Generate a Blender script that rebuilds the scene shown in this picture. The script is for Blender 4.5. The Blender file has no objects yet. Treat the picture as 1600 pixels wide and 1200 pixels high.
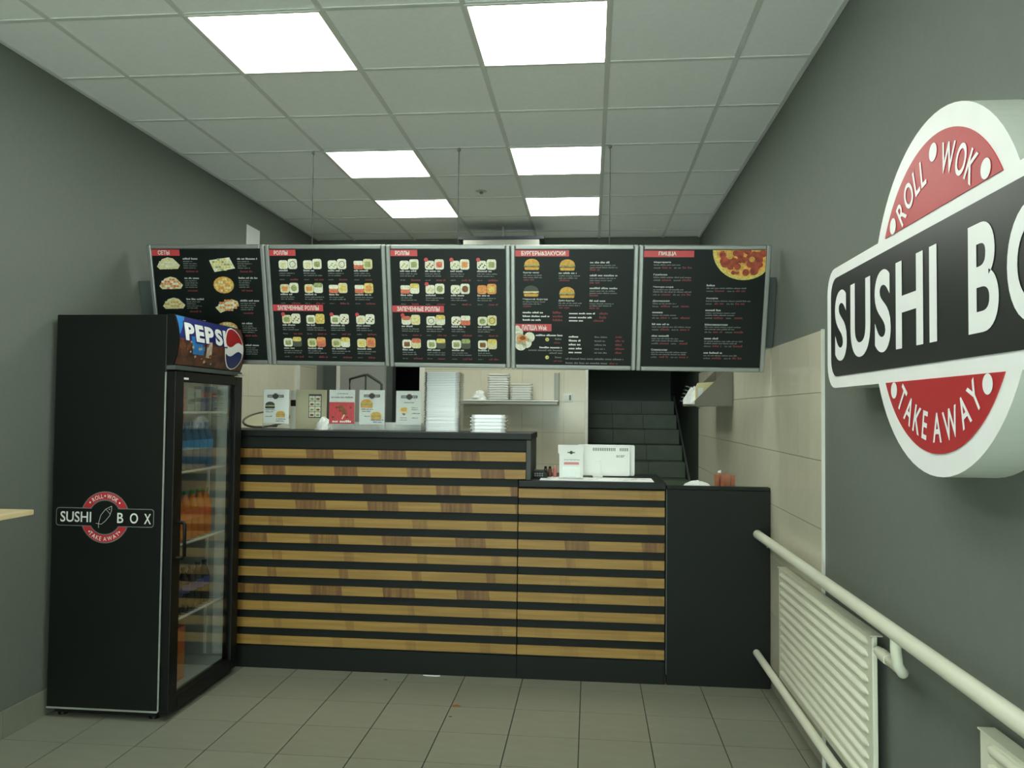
import bpy, math, random
from mathutils import Vector, Matrix

# ------------------------------------------------------------------ camera, world, exposure
SC = bpy.context.scene
COL = SC.collection
CAMZ = 1.5365
YAW, PITCH, ROLL, FPX = 0.09751, 0.03291, 0.01024, 1260.8
_w = Vector((-math.sin(YAW) * math.cos(PITCH), math.cos(YAW) * math.cos(PITCH), math.sin(PITCH)))
_r = Vector((math.cos(YAW), math.sin(YAW), 0))
_u = _r.cross(_w)
_r2 = _r * math.cos(ROLL) + _u * math.sin(ROLL)
_u2 = -_r * math.sin(ROLL) + _u * math.cos(ROLL)
cam_data = bpy.data.cameras.new('camera')
cam = bpy.data.objects.new('camera', cam_data)
COL.objects.link(cam)
cam.matrix_world = Matrix(((_r2.x, _u2.x, -_w.x, 0), (_r2.y, _u2.y, -_w.y, 0), (_r2.z, _u2.z, -_w.z, CAMZ), (0, 0, 0, 1)))
cam_data.sensor_width = 36.0
cam_data.lens = FPX / 1600 * 36.0
cam_data.clip_start = 0.05
SC.camera = cam

WORLD_STRENGTH = 10.0       # sky light through the unseen window added behind the camera
LAMP_STRENGTH = 12.0       # fluorescent ceiling panels
LAMP_COLOR = (0.94, 1.0, 0.90)
world = bpy.data.worlds.new('world')
SC.world = world
world.use_nodes = True
world.node_tree.nodes['Background'].inputs[0].default_value = (0.80, 0.95, 0.90, 1)
world.node_tree.nodes['Background'].inputs[1].default_value = WORLD_STRENGTH
SC.view_settings.view_transform = 'Standard'
SC.view_settings.look = 'None'
SC.view_settings.exposure = 0.0
SC.view_settings.gamma = 1.0
SC.view_settings.use_curve_mapping = False

HC = 3.196                  # ceiling height
XL, XR = -2.70, 1.02        # side walls
YB, YF = 7.72, -2.6         # back wall, shop front
PI = math.pi
rnd = random.Random(7)

# ------------------------------------------------------------------ materials
def lin(c):
    return tuple((x / 255 / 12.92) if x / 255 <= 0.04045 else ((x / 255 + 0.055) / 1.055) ** 2.4 for x in c)

MATS = {}
def mat(name, col, rough=0.6, metal=0.0, noise=0.0, scale=8.0, bump=0.0, spec=0.5, rvar=0.0, coord='Object', stretch=None):
    """Principled material whose colour and relief vary with a procedural noise."""
    if name in MATS:
        return MATS[name]
    m = bpy.data.materials.new(name)
    m.use_nodes = True
    nt = m.node_tree
    b = nt.nodes['Principled BSDF']
    b.inputs['Roughness'].default_value = rough
    b.inputs['Metallic'].default_value = metal
    b.inputs['Specular IOR Level'].default_value = spec
    b.inputs['Base Color'].default_value = (*col, 1)
    tc = nt.nodes.new('ShaderNodeTexCoord')
    mp = nt.nodes.new('ShaderNodeMapping')
    nt.links.new(tc.outputs[coord], mp.inputs[0])
    if stretch:
        mp.inputs['Scale'].default_value = stretch
    nz = nt.nodes.new('ShaderNodeTexNoise')
    nz.inputs['Scale'].default_value = scale
    nz.inputs['Detail'].default_value = 4
    nt.links.new(mp.outputs[0], nz.inputs[0])
    rmp = nt.nodes.new('ShaderNodeValToRGB')
    rmp.color_ramp.elements[0].position = 0.3
    rmp.color_ramp.elements[1].position = 0.7
    k = max(noise, 0.02)
    rmp.color_ramp.elements[0].color = (*[c * (1 - k) for c in col], 1)
    rmp.color_ramp.elements[1].color = (*[min(1, c * (1 + k)) for c in col], 1)
    nt.links.new(nz.outputs['Fac'], rmp.inputs[0])
    last = rmp.outputs[0]
    if rvar:
        oi = nt.nodes.new('ShaderNodeObjectInfo')
        hs = nt.nodes.new('ShaderNodeHueSaturation')
        mr = nt.nodes.new('ShaderNodeMapRange')
        mr.inputs['To Min'].default_value = 1 - rvar
        mr.inputs['To Max'].default_value = 1 + rvar
        nt.links.new(oi.outputs['Random'], mr.inputs['Value'])
        nt.links.new(mr.outputs[0], hs.inputs['Value'])
        nt.links.new(last, hs.inputs['Color'])
        last = hs.outputs[0]
    nt.links.new(last, b.inputs['Base Color'])
    if bump:
        bp = nt.nodes.new('ShaderNodeBump')
        bp.inputs['Strength'].default_value = bump
        bp.inputs['Distance'].default_value = 0.002
        nt.links.new(nz.outputs['Fac'], bp.inputs['Height'])
        nt.links.new(bp.outputs[0], b.inputs['Normal'])
    MATS[name] = m
    return m

def smat(name, srgb, **k):
    return mat(name, lin(srgb), **k)

def glass_mat(name, tint=(0.9, 0.95, 0.93), rough=0.02, ior=1.45, boost=1.0, alpha=0.0):
    """Thin sheet of glass or clear plastic: see-through plus a Fresnel reflection (and a little haze)."""
    m = bpy.data.materials.new(name)
    m.use_nodes = True
    nt = m.node_tree
    nt.nodes.clear()
    out = nt.nodes.new('ShaderNodeOutputMaterial')
    tr = nt.nodes.new('ShaderNodeBsdfTransparent')
    tr.inputs[0].default_value = (*tint, 1)
    df = nt.nodes.new('ShaderNodeBsdfDiffuse')
    df.inputs[0].default_value = (0.9, 0.91, 0.91, 1)
    m0 = nt.nodes.new('ShaderNodeMixShader')
    m0.inputs[0].default_value = alpha
    nt.links.new(tr.outputs[0], m0.inputs[1])
    nt.links.new(df.outputs[0], m0.inputs[2])
    gl = nt.nodes.new('ShaderNodeBsdfGlossy')
    gl.inputs['Roughness'].default_value = rough
    fr = nt.nodes.new('ShaderNodeFresnel')
    fr.inputs[0].default_value = ior
    mu = nt.nodes.new('ShaderNodeMath')
    mu.operation = 'MULTIPLY'
    mu.inputs[1].default_value = boost
    mu.use_clamp = True
    nt.links.new(fr.outputs[0], mu.inputs[0])
    mx = nt.nodes.new('ShaderNodeMixShader')
    nt.links.new(mu.outputs[0], mx.inputs[0])
    nt.links.new(m0.outputs[0], mx.inputs[1])
    nt.links.new(gl.outputs[0], mx.inputs[2])
    nt.links.new(mx.outputs[0], out.inputs[0])
    MATS[name] = m
    return m

def wood_slat_mat():
    """Pale laminate with brown knotty patches that repeat along the board (printed decor)."""
    m = bpy.data.materials.new('slat_wood')
    m.use_nodes = True
    nt = m.node_tree
    N, L = nt.nodes.new, nt.links.new
    b = nt.nodes['Principled BSDF']
    b.inputs['Roughness'].default_value = 0.5
    tc = N('ShaderNodeTexCoord')
    sx = N('ShaderNodeSeparateXYZ')
    L(tc.outputs['Object'], sx.inputs[0])
    def attr(n):
        a = N('ShaderNodeAttribute')
        a.attribute_type = 'OBJECT'
        a.attribute_name = n
        return a.outputs['Fac']
    def math_(op, a, c, clamp=False):
        n = N('ShaderNodeMath')
        n.operation = op
        n.use_clamp = clamp
        for i, v in enumerate((a, c)):
            if isinstance(v, (int, float)):
                n.inputs[i].default_value = v
            else:
                L(v, n.inputs[i])
        return n.outputs[0]
    shift, patch, wide = attr('shift'), attr('patch'), attr('patch_width')
    # skew the patch edges slightly with height, as in the photograph
    xs = math_('ADD', math_('SUBTRACT', sx.outputs[0], shift), math_('MULTIPLY', sx.outputs[2], 0.12))
    fr = math_('FRACT', math_('DIVIDE', xs, 0.437), 0)
    inside = math_('LESS_THAN', fr, math_('DIVIDE', wide, 0.437))
    mp = N('ShaderNodeMapping')
    mp.inputs['Scale'].default_value = (60, 60, 3)
    L(tc.outputs['Object'], mp.inputs[0])
    oi = N('ShaderNodeObjectInfo')
    L(math_('MULTIPLY', oi.outputs['Random'], 50), mp.inputs['Location'])
    bars = N('ShaderNodeTexNoise')
    bars.inputs['Scale'].default_value = 1.0
    bars.inputs['Detail'].default_value = 2
    L(mp.outputs[0], bars.inputs[0])
    barv = N('ShaderNodeMapRange')
    barv.inputs['From Min'].default_value = 0.35
    barv.inputs['From Max'].default_value = 0.6
    barv.inputs['To Min'].default_value = 0.55
    L(bars.outputs['Fac'], barv.inputs['Value'])
    mask = math_('MULTIPLY', math_('MULTIPLY', inside, barv.outputs[0]), patch)
    mp2 = N('ShaderNodeMapping')
    mp2.inputs['Scale'].default_value = (2.5, 40, 60)
    L(tc.outputs['Object'], mp2.inputs[0])
    L(math_('MULTIPLY', oi.outputs['Random'], 31), mp2.inputs['Location'])
    gr = N('ShaderNodeTexNoise')
    gr.inputs['Scale'].default_value = 1.0
    gr.inputs['Detail'].default_value = 5
    L(mp2.outputs[0], gr.inputs[0])
    base = N('ShaderNodeValToRGB')
    base.color_ramp.elements[0].position = 0.3
    base.color_ramp.elements[1].position = 0.72
    base.color_ramp.elements[0].color = (*lin((140, 106, 46)), 1)
    base.color_ramp.elements[1].color = (*lin((168, 131, 64)), 1)
    L(gr.outputs['Fac'], base.inputs[0])
    mix = N('ShaderNodeMix')
    mix.data_type = 'RGBA'
    L(mask, mix.inputs[0])
    L(base.outputs[0], mix.inputs[6])
    mix.inputs[7].default_value = (*lin((104, 68, 28)), 1)
    L(mix.outputs[2], b.inputs['Base Color'])
    MATS['slat_wood'] = m
    return m

M_WALL = smat('grey_wall_paint', (108, 114, 106), rough=0.75, noise=0.03, scale=30, bump=0.15)
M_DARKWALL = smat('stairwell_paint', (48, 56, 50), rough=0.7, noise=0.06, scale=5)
M_CEIL = smat('ceiling_tile_white', (246, 249, 247), rough=0.9, noise=0.02, scale=40, bump=0.1, rvar=0.02)
M_RAIL = smat('ceiling_rail_grey', (214, 217, 213), rough=0.5, noise=0.02)
M_SLAB = smat('ceiling_void', (110, 112, 108), rough=0.9)
M_FLOOR = smat('floor_tile_beige', (136, 137, 122), rough=0.3, noise=0.05, scale=6, rvar=0.03, stretch=(1, 3, 1))
M_GROUT = smat('floor_grout', (62, 63, 53), rough=0.9, noise=0.2, scale=20)
M_TILE = smat('wall_tile_cream', (208, 203, 181), rough=0.22, noise=0.02, scale=12, rvar=0.015)
M_TGROUT = smat('wall_tile_grout', (150, 146, 130), rough=0.9)
M_TRIM = smat('white_trim', (226, 226, 216), rough=0.45)
M_BLACK = smat('counter_black', (18, 23, 19), rough=0.55, noise=0.08, scale=14, spec=0.25)
M_BLACKTOP = smat('worktop_black', (20, 24, 22), rough=0.45, spec=0.25)
M_SLAT = wood_slat_mat()
M_FRIDGE = smat('fridge_black', (15, 18, 15), rough=0.4, noise=0.05, spec=0.3)
M_RUBBER = smat('door_black', (12, 13, 12), rough=0.45, spec=0.25)
M_LINER = smat('fridge_liner', (170, 176, 170), rough=0.35)
M_WIRE = smat('shelf_white', (225, 228, 222), rough=0.3)
M_SILVER = smat('silver_edge', (190, 194, 188), rough=0.3, metal=0.6)
M_ALU = smat('aluminium_frame', (150, 153, 149), rough=0.4, metal=0.6, noise=0.03, scale=30)
M_PANEL = smat('menu_black', (20, 26, 24), rough=0.4, noise=0.05, spec=0.2)
M_RED = smat('sign_red', (186, 40, 46), rough=0.4, noise=0.03)
M_MENURED = smat('menu_red', (196, 66, 70), rough=0.4)
M_PRICE = smat('price_red', (118, 42, 44), rough=0.5)
M_WHITE = smat('sign_white', (246, 247, 246), rough=0.4)
M_SIGNSIDE = smat('sign_side', (205, 208, 198), rough=0.5)
M_SIGNBLACK = smat('sign_black', (32, 36, 34), rough=0.35)
M_PRINT = smat('print_white', (228, 230, 224), rough=0.5)
M_NAME = smat('print_pale', (186, 190, 185), rough=0.5)
M_PGREY = smat('print_grey', (112, 118, 114), rough=0.5)
M_PDIM = smat('print_dim', (92, 98, 95), rough=0.5)
M_PDARK = smat('print_dark', (54, 56, 56), rough=0.5)
M_RAD = smat('radiator_enamel', (226, 226, 206), rough=0.35, noise=0.02)
M_STEEL = smat('steel_shelf', (150, 150, 140), rough=0.4, metal=0.5)
M_PLASTIC = smat('white_plastic', (226, 228, 224), rough=0.35)
M_PAPER = smat('white_paper', (232, 234, 230), rough=0.7, noise=0.03)
M_BEIGE = smat('beige_card', (186, 180, 150), rough=0.7, noise=0.04)
M_TABLE = smat('birch_tabletop', (220, 200, 158), rough=0.45, noise=0.08, scale=6, stretch=(8, 1, 1))
M_DOOR = smat('door_grey', (152, 152, 146), rough=0.5)
M_DARKGREY = smat('dark_grey', (72, 80, 78), rough=0.6)
M_RICE = smat('food_rice', (222, 222, 200), rough=0.7, noise=0.25, scale=140)
M_CREAM = smat('food_cream', (214, 206, 158), rough=0.7, noise=0.22, scale=120)
M_YELLOW = smat('food_yellow', (214, 194, 104), rough=0.7, noise=0.3, scale=120)
M_ORANGE = smat('food_orange', (214, 146, 84), rough=0.7, noise=0.3, scale=120)
M_SALMON = smat('food_salmon', (206, 112, 84), rough=0.7, noise=0.3, scale=120)
M_GREEN = smat('food_green', (150, 160, 104), rough=0.7, noise=0.35, scale=120)
M_BROWN = smat('food_brown', (128, 82, 44), rough=0.7, noise=0.4, scale=120)
M_BUN = smat('food_bun', (206, 160, 78), rough=0.7, noise=0.2, scale=90)
M_CHEESE = smat('pizza_cheese', (222, 168, 80), rough=0.7, noise=0.35, scale=45)
M_SAUCE = smat('pizza_sauce', (160, 72, 50), rough=0.7, noise=0.45, scale=40)
M_NORI = smat('food_nori', (74, 80, 70), rough=0.7)
M_GLASS = glass_mat('fridge_glass', (0.95, 0.97, 0.96), 0.02, 1.5, 0.42)
M_CLEAR = glass_mat('clear_acrylic', (0.98, 0.985, 0.98), 0.05, 1.45, 0.6, 0.03)
M_LID = glass_mat('clear_plastic_lid', (0.95, 0.96, 0.96), 0.15, 1.5, 1.5, 0.85)

# ------------------------------------------------------------------ mesh builder
class MB:
    def __init__(s):
        s.v, s.f, s.mi, s.ms, s.sm = [], [], [], [], []
    def m(s, mt):
        if mt not in s.ms:
            s.ms.append(mt)
        return s.ms.index(mt)
    def face(s, pts, mt, smooth=False):
        k = len(s.v)
        s.v += [tuple(p) for p in pts]
        s.f.append(tuple(range(k, k + len(pts))))
        s.mi.append(s.m(mt)); s.sm.append(smooth)
    def mesh(s, vs, fs, mt, smooth=False):
        k = len(s.v)
        s.v += [tuple(p) for p in vs]
        i = s.m(mt)
        for f in fs:
            s.f.append(tuple(k + a for a in f)); s.mi.append(i); s.sm.append(smooth)
        return s
    def box(s, x0, x1, y0, y1, z0, z1, mt):
        v = [(x0, y0, z0), (x1, y0, z0), (x1, y1, z0), (x0, y1, z0), (x0, y0, z1), (x1, y0, z1), (x1, y1, z1), (x0, y1, z1)]
        f = [(0, 3, 2, 1), (4, 5, 6, 7), (0, 1, 5, 4), (1, 2, 6, 5), (2, 3, 7, 6), (3, 0, 4, 7)]
        return s.mesh(v, f, mt)
    def prism(s, poly, y0, y1, mt, side=None, axis='y'):
        """poly: counter-clockwise (x,z) outline seen from -y, extruded y0 (front) .. y1."""
        n = len(poly)
        def P(a, b, d):
            return (a, d, b) if axis == 'y' else ((d, a, b) if axis == 'x' else (a, b, d))
        a = [P(p[0], p[1], y0) for p in poly]
        b = [P(p[0], p[1], y1) for p in poly]
        s.mesh(a + b, [tuple(range(n)), tuple(range(2 * n - 1, n - 1, -1))], mt)
        s.mesh(a + b, [(i, i + n, (i + 1) % n + n, (i + 1) % n) for i in range(n)], side or mt)
        return s
    def flat(s, poly, y, mt):
        s.face([(p[0], y, p[1]) for p in poly], mt)
        return s
    def rect(s, x0, x1, z0, z1, y, mt):
        return s.flat([(x0, z0), (x1, z0), (x1, z1), (x0, z1)], y, mt)
    def ring(s, cx, cz, r0, r1, a0, a1, y, mt, n=32):
        for i in range(n):
            t0 = a0 + (a1 - a0) * i / n; t1 = a0 + (a1 - a0) * (i + 1) / n
            s.flat([(cx + r0 * math.cos(t0), cz + r0 * math.sin(t0)), (cx + r1 * math.cos(t0), cz + r1 * math.sin(t0)),
                    (cx + r1 * math.cos(t1), cz + r1 * math.sin(t1)), (cx + r0 * math.cos(t1), cz + r0 * math.sin(t1))], y, mt)
        return s
    def lathe(s, prof, n, mt, c=(0, 0, 0), smooth=True, caps=True):
        vs, fs = [], []
        for (r, z) in prof:
            for i in range(n):
                a = 2 * PI * i / n
                vs.append((c[0] + r * math.cos(a), c[1] + r * math.sin(a), c[2] + z))
        for j in range(len(prof) - 1):
            for i in range(n):
                fs.append((j * n + i, j * n + (i + 1) % n, (j + 1) * n + (i + 1) % n, (j + 1) * n + i))
        s.mesh(vs, fs, mt, smooth)
        if caps:
            k = len(prof) - 1
            s.mesh(vs[:n], [tuple(range(n - 1, -1, -1))], mt)
            s.mesh(vs[k * n:], [tuple(range(n))], mt)
        return s
    def tube(s, path, r, mt, n=12, caps=True):
        P = [Vector(p) for p in path]
        vs, fs = [], []
        up = Vector((0, 0, 1))
        for i, p in enumerate(P):
            d = (P[min(i + 1, len(P) - 1)] - P[max(i - 1, 0)]).normalized()
            a = up - d * up.dot(d)
            if a.length < 0.15:
                a = Vector((1, 0, 0)) - d * d.x
            a.normalize()
            b = d.cross(a)
            rr = r[i] if isinstance(r, (list, tuple)) else r
            for k in range(n):
                t = 2 * PI * k / n
                vs.append(p + a * (rr * math.cos(t)) + b * (rr * math.sin(t)))
        for i in range(len(P) - 1):
            for k in range(n):
                fs.append((i * n + k, i * n + (k + 1) % n, (i + 1) * n + (k + 1) % n, (i + 1) * n + k))
        s.mesh(vs, fs, mt, True)
        if caps:
            s.mesh(vs[:n], [tuple(range(n - 1, -1, -1))], mt)
            s.mesh(vs[-n:], [tuple(range(n))], mt)
        return s
    def data(s, name):
        me = bpy.data.meshes.new(name)
        me.from_pydata(s.v, [], s.f)
        for mt in s.ms:
            me.materials.append(mt)
        me.polygons.foreach_set('material_index', s.mi)
        me.polygons.foreach_set('use_smooth', s.sm)
        me.update()
        return me

def obj(name, mb, parent=None, loc=(0, 0, 0), bevel=0.0, seg=2):
    """Link one mesh object. mb is in the parent's local space (or world when there is none)."""
    o = bpy.data.objects.new(name, mb.data(name) if isinstance(mb, MB) else mb)
    COL.objects.link(o)
    o.location = loc
    if parent:
        o.parent = parent
    if bevel:
        b = o.modifiers.new('bevel', 'BEVEL')
        b.width = bevel; b.segments = seg; b.limit_method = 'ANGLE'
        b.harden_normals = False
    return o

def tag(o, label=None, cat=None, group=None, kind=None):
    if label: o['label'] = label
    if cat: o['category'] = cat
    if group: o['group'] = group
    if kind: o['kind'] = kind
    return o

def thing(name, label, cat, loc=(0, 0, 0), rot=(0, 0, 0), group=None):
    o = bpy.data.objects.new(name, None)
    COL.objects.link(o)
    o.empty_display_size = 0.05
    o.location = loc
    o.rotation_euler = rot
    return tag(o, label, cat, group)

def shifted(o_loc, mb):
    """Move a world-space builder into the local space of a thing standing unrotated at o_loc."""
    mb.v = [(x - o_loc[0], y - o_loc[1], z - o_loc[2]) for x, y, z in mb.v]
    return mb

def dup(root, loc, label=None, group=None, rot=None):
    r = root.copy(); COL.objects.link(r)
    r.location = loc
    if rot: r.rotation_euler = rot
    if label: r['label'] = label
    if group: r['group'] = group
    for ch in list(root.children):
        c = ch.copy(); COL.objects.link(c); c.parent = r
        for g in list(ch.children):
            d = g.copy(); COL.objects.link(d); d.parent = c
    return r

# ------------------------------------------------------------------ lettering (built-in font turned into flat mesh)
_T = {}
RES = [2]
def glyphs(s, bold=0.02, space=1.0, res=None):
    res = res or RES[0]
    key = (s, bold, space, res)
    if key in _T: return _T[key]
    cu = bpy.data.curves.new('text', 'FONT')
    cu.body = s; cu.size = 1.0; cu.offset = bold; cu.resolution_u = res; cu.space_character = space
    ob = bpy.data.objects.new('text', cu)
    COL.objects.link(ob)
    me = bpy.data.meshes.new_from_object(ob)
    vs = [(v.co.x, v.co.y) for v in me.vertices]
    fs = [tuple(p.vertices) for p in me.polygons]
    bpy.data.objects.remove(ob); bpy.data.curves.remove(cu); bpy.data.meshes.remove(me)
    x0 = min(v[0] for v in vs); x1 = max(v[0] for v in vs)
    y0 = min(v[1] for v in vs); y1 = max(v[1] for v in vs)
    _T[key] = (vs, fs, x0, x1, y0, y1)
    return _T[key]

def text(mb, s, x0, x1, z0, z1, y, mt, bold=0.02, space=1.0, fn=None, shear=0.0):
    """Fit the string into the rectangle x0..x1, z0..z1 of the plane y (reads from -y)."""
    vs, fs, a, b, c, d = glyphs(s, bold, space)
    P = []
    for (px, py) in vs:
        X = x0 + (px - a) / (b - a) * (x1 - x0)
        Z = z0 + (py - c) / (d - c) * (z1 - z0)
        X += shear * (Z - z0)
        P.append(fn(X, Z) if fn else (X, y, Z))
    mb.mesh(P, fs, mt)

def arc_text(mb, s, cx, cz, r, h, a0, a1, y, mt, inner=False, bold=0.02, gap=0.16):
    """Letters of height h centred on radius r, spread and narrowed to fill the angles a0 .. a1 (radians)."""
    W = []
    for ch in s:
        if ch == ' ': W.append(0.30)
        else:
            g = glyphs(ch, bold); W.append((g[3] - g[2]) + gap)
    k = h / 0.73
    tot = sum(W) - gap
    kx = abs(a1 - a0) * r / tot
    acc = 0.0
    sg = 1 if a1 > a0 else -1
    for ch, w in zip(s, W):
        lw = w if ch == ' ' else w - gap
        an = a0 + sg * (acc + lw / 2) * kx / r
        acc += w
        if ch == ' ': continue
        vs, fs, xa, xb, ya, yb = glyphs(ch, bold)
        rot = an - PI / 2 if not inner else an + PI / 2
        c_, s_ = math.cos(rot), math.sin(rot)
        P = []
        for (px, py) in vs:
            lx = (px - (xa + xb) / 2) * kx; lz = (py - 0.365) * k
            P.append((cx + r * math.cos(an) + lx * c_ - lz * s_, y, cz + r * math.sin(an) + lx * s_ + lz * c_))
        if isinstance(mb, list):
            o = MB(); o.mesh(P, fs, mt); mb.append(o)
        else:
            mb.mesh(P, fs, mt)

def scribble(mb, x, z, w, h, y, mt, R, letter=0.0):
    """A line of print too small to read in the photograph: rows of letter-sized marks in word groups."""
    lw = letter or h * 0.62
    px = x
    while px < x + w - lw * 0.5:
        n = R.randint(3, 9)
        for _ in range(n):
            if px > x + w: break
            hh = h * R.choice((0.66, 0.7, 0.7, 0.72, 1.0))
            mb.rect(px, px + lw * 0.78, z, z + hh, y, mt)
            px += lw
        px += lw * 0.9

def disc(cx, cz, rx, rz=None, n=20, a0=0.0):
    rz = rz or rx
    return [(cx + rx * math.cos(a0 + 2 * PI * i / n), cz + rz * math.sin(a0 + 2 * PI * i / n)) for i in range(n)]

def rrect(x0, x1, z0, z1, r, n=5):
    P = []
    for (cx, cz, a) in ((x1 - r, z0 + r, -PI / 2), (x1 - r, z1 - r, 0), (x0 + r, z1 - r, PI / 2), (x0 + r, z0 + r, PI)):
        for i in range(n + 1):
            t = a + PI / 2 * i / n
            P.append((cx + r * math.cos(t), cz + r * math.sin(t)))
    return P

# ================================================================== THE ROOM
def struct(name, mb, bevel=0.0):
    return tag(obj(name, mb, bevel=bevel), kind='structure')

# floor: slab with every tile of the guest area laid on it
floor = struct('floor', MB().box(XL - 0.1, XR + 0.1, YF, YB, -0.12, -0.006, M_GROUT))
FT = 1 / 3
full = MB().box(-FT / 2 + 0.0028, FT / 2 - 0.0028, -FT / 2 + 0.0016, FT / 2 - 0.0016, -0.006, 0, M_FLOOR).data('floor_tile')
fx0, fy0 = -0.0446, 4.523
for c in range(-8, 4):
    for r in range(-1, 12):
        xa, xb = fx0 + c * FT, fx0 + (c + 1) * FT
        ya, yb = fy0 - (r + 1) * FT, fy0 - r * FT
        xa2, xb2 = max(xa, XL), min(xb, XR)
        if xb2 - xa2 > FT - 0.02:
            obj('floor_tile', full, floor, ((xa + xb) / 2, (ya + yb) / 2, 0))
        else:
            obj('floor_tile', MB().box(xa2 + 0.002, xb2 - 0.002, ya + 0.002, yb - 0.002, -0.006, 0, M_FLOOR), floor)
obj('kitchen_floor', MB().box(XL, XR, fy0 + FT + 0.002, YB, -0.006, 0, M_FLOOR), floor)
obj('front_floor', MB().box(XL, XR, YF, fy0 - 12 * FT - 0.002, -0.006, 0, M_FLOOR), floor)

# ceiling: grid of rails with a lay-in tile in every field
ceiling = struct('ceiling', MB().box(XL - 0.1, XR + 0.1, YF, 10.6, HC + 0.10, HC + 0.2, M_SLAB))
gx0, gy0, G = -2.33154, 3.2115, 0.6
LIGHTS = [(1, 0), (3, 0), (1, 3), (3, 3), (1, 5), (3, 5), (1, -2), (3, -2), (1, -5), (3, -5)]  # negative rows: unseen panels added behind the camera for front light
tile_full = MB().box(-0.288, 0.288, -0.288, 0.288, 0.004, 0.02, M_CEIL).data('ceiling_tile')
for c in range(-1, 6):
    for r in range(-9, 8):
        if (c, r) in LIGHTS: continue
        xa, xb = max(gx0 + c * G, XL), min(gx0 + (c + 1) * G, XR)
        ya, yb = max(gy0 + r * G, YF), min(gy0 + (r + 1) * G, YB)
        if xb - xa > 0.59 and yb - ya > 0.59:
            obj('ceiling_tile', tile_full, ceiling, ((xa + xb) / 2, (ya + yb) / 2, HC))
        elif yb - ya > 0.05:
            obj('ceiling_tile', MB().box(xa + 0.012, xb - 0.012, ya + 0.012, yb - 0.012, HC + 0.004, HC + 0.02, M_CEIL), ceiling)
for c in range(0, 6):
    x = gx0 + c * G
    obj('ceiling_rail', MB().box(x - 0.012, x + 0.012, YF, YB, HC - 0.001, HC + 0.03, M_RAIL), ceiling)
for r in range(-9, 8):
    y = gy0 + r * G
    obj('ceiling_rail', MB().box(XL, XR, y - 0.012, y + 0.012, HC, HC + 0.029, M_RAIL), ceiling)
for side, xa, xb in (('left', XL, XL + 0.02), ('right', XR - 0.02, XR)):
    obj('edge_rail', MB().box(xa, xb, YF, YB, HC - 0.002, HC + 0.02, M_RAIL), ceiling)

# walls
wall_left = struct('wall_left', MB().box(XL - 0.12, XL, YF, YB + 0.12, 0, HC + 0.1, M_WALL))
wall_right = struct('wall_right', MB().box(XR, XR + 0.12, YF, 10.6, 0, HC + 0.1, M_WALL))
wb = MB()
wb.box(XL, -2.61, YB, YB + 0.12, 0, HC + 0.1, M_WALL)
wb.box(-2.61, -1.61, YB, YB + 0.12, 2.2, HC + 0.1, M_WALL)
wb.box(-1.61, -0.035, YB, YB + 0.12, 0, HC + 0.1, M_WALL)
wb.box(-0.035, XR, YB, YB + 0.12, 2.25, HC + 0.1, M_WALL)
wall_back = struct('wall_back', wb)
# shop front behind the camera; its unseen window is added to brighten the ceiling
wf = MB()
wf.box(XL, XR, YF - 0.12, YF, 0, 0.08, M_WALL)
wf.box(XL, XR, YF - 0.12, YF, 2.25, HC + 0.1, M_WALL)
wf.box(XL, XL + 0.25, YF - 0.12, YF, 0.08, 2.25, M_WALL)
wf.box(XR - 0.25, XR, YF - 0.12, YF, 0.08, 2.25, M_WALL)
struct('wall_front', wf)
w1 = struct('added_window_1', MB().box(XL + 0.25, XL + 0.31, YF - 0.09, YF - 0.03, 0.08, 2.25, M_TRIM).box(XR - 0.31, XR - 0.25, YF - 0.09, YF - 0.03, 0.08, 2.25, M_TRIM)
            .box(XL + 0.31, XR - 0.31, YF - 0.09, YF - 0.03, 0.08, 0.14, M_TRIM).box(XL + 0.31, XR - 0.31, YF - 0.09, YF - 0.03, 2.19, 2.25, M_TRIM))
obj('pane', MB().box(XL + 0.31, XR - 0.31, YF - 0.065, YF - 0.055, 0.14, 2.19, M_GLASS), w1)

# tile cladding in the kitchen and on the strip of right wall beside the counter
ZL = [0.13, 0.43, 0.73, 1.03, 1.33, 1.63, 1.905]
def clad(parent, axis, at, lo, hi, step, start, z_list, sgn):
    """Every wall tile is its own piece. axis 'x': wall runs along y at x=at, tiles stand proud by sgn*8 mm."""
    k = math.floor((lo - start) / step)
    shared = {}
    while start + k * step < hi - 0.005:
        a, b = max(lo, start + k * step), min(hi, start + (k + 1) * step)
        k += 1
        if b - a < 0.012: continue
        for z0, z1 in zip(z_list[:-1], z_list[1:]):
            key = (round(b - a, 3), round(z1 - z0, 3))
            if key not in shared:
                hw, hh = (b - a) / 2 - 0.0006, (z1 - z0) / 2 - 0.0014
                d0, d1 = sorted((0.0, sgn * 0.008))
                if axis == 'x': mb = MB().box(d0, d1, -hw, hw, -hh, hh, M_TILE)
                else: mb = MB().box(-hw, hw, d0, d1, -hh, hh, M_TILE)
                shared[key] = mb.data('wall_tile')
            mid = (a + b) / 2
            loc = (at, mid, (z0 + z1) / 2) if axis == 'x' else (mid, at, (z0 + z1) / 2)
            obj('wall_tile', shared[key], parent, loc)
obj('tile_bed', MB().box(XR - 0.003, XR, 3.66, YB, 0.0, 1.905, M_TGROUT), wall_right)
clad(wall_right, 'x', XR - 0.003, 3.66, YB, 0.2, 3.66, ZL, -1)
obj('tile_edge_trim', MB().box(XR - 0.013, XR, 3.648, 3.66, 0.0, 1.908, M_TRIM), wall_right)
ZK = [1.03, 1.33, 1.63, 1.93, 2.23]
obj('tile_bed', MB().box(XL, XL + 0.003, 4.95, YB, 0.9, 2.23, M_TGROUT), wall_left)
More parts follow.
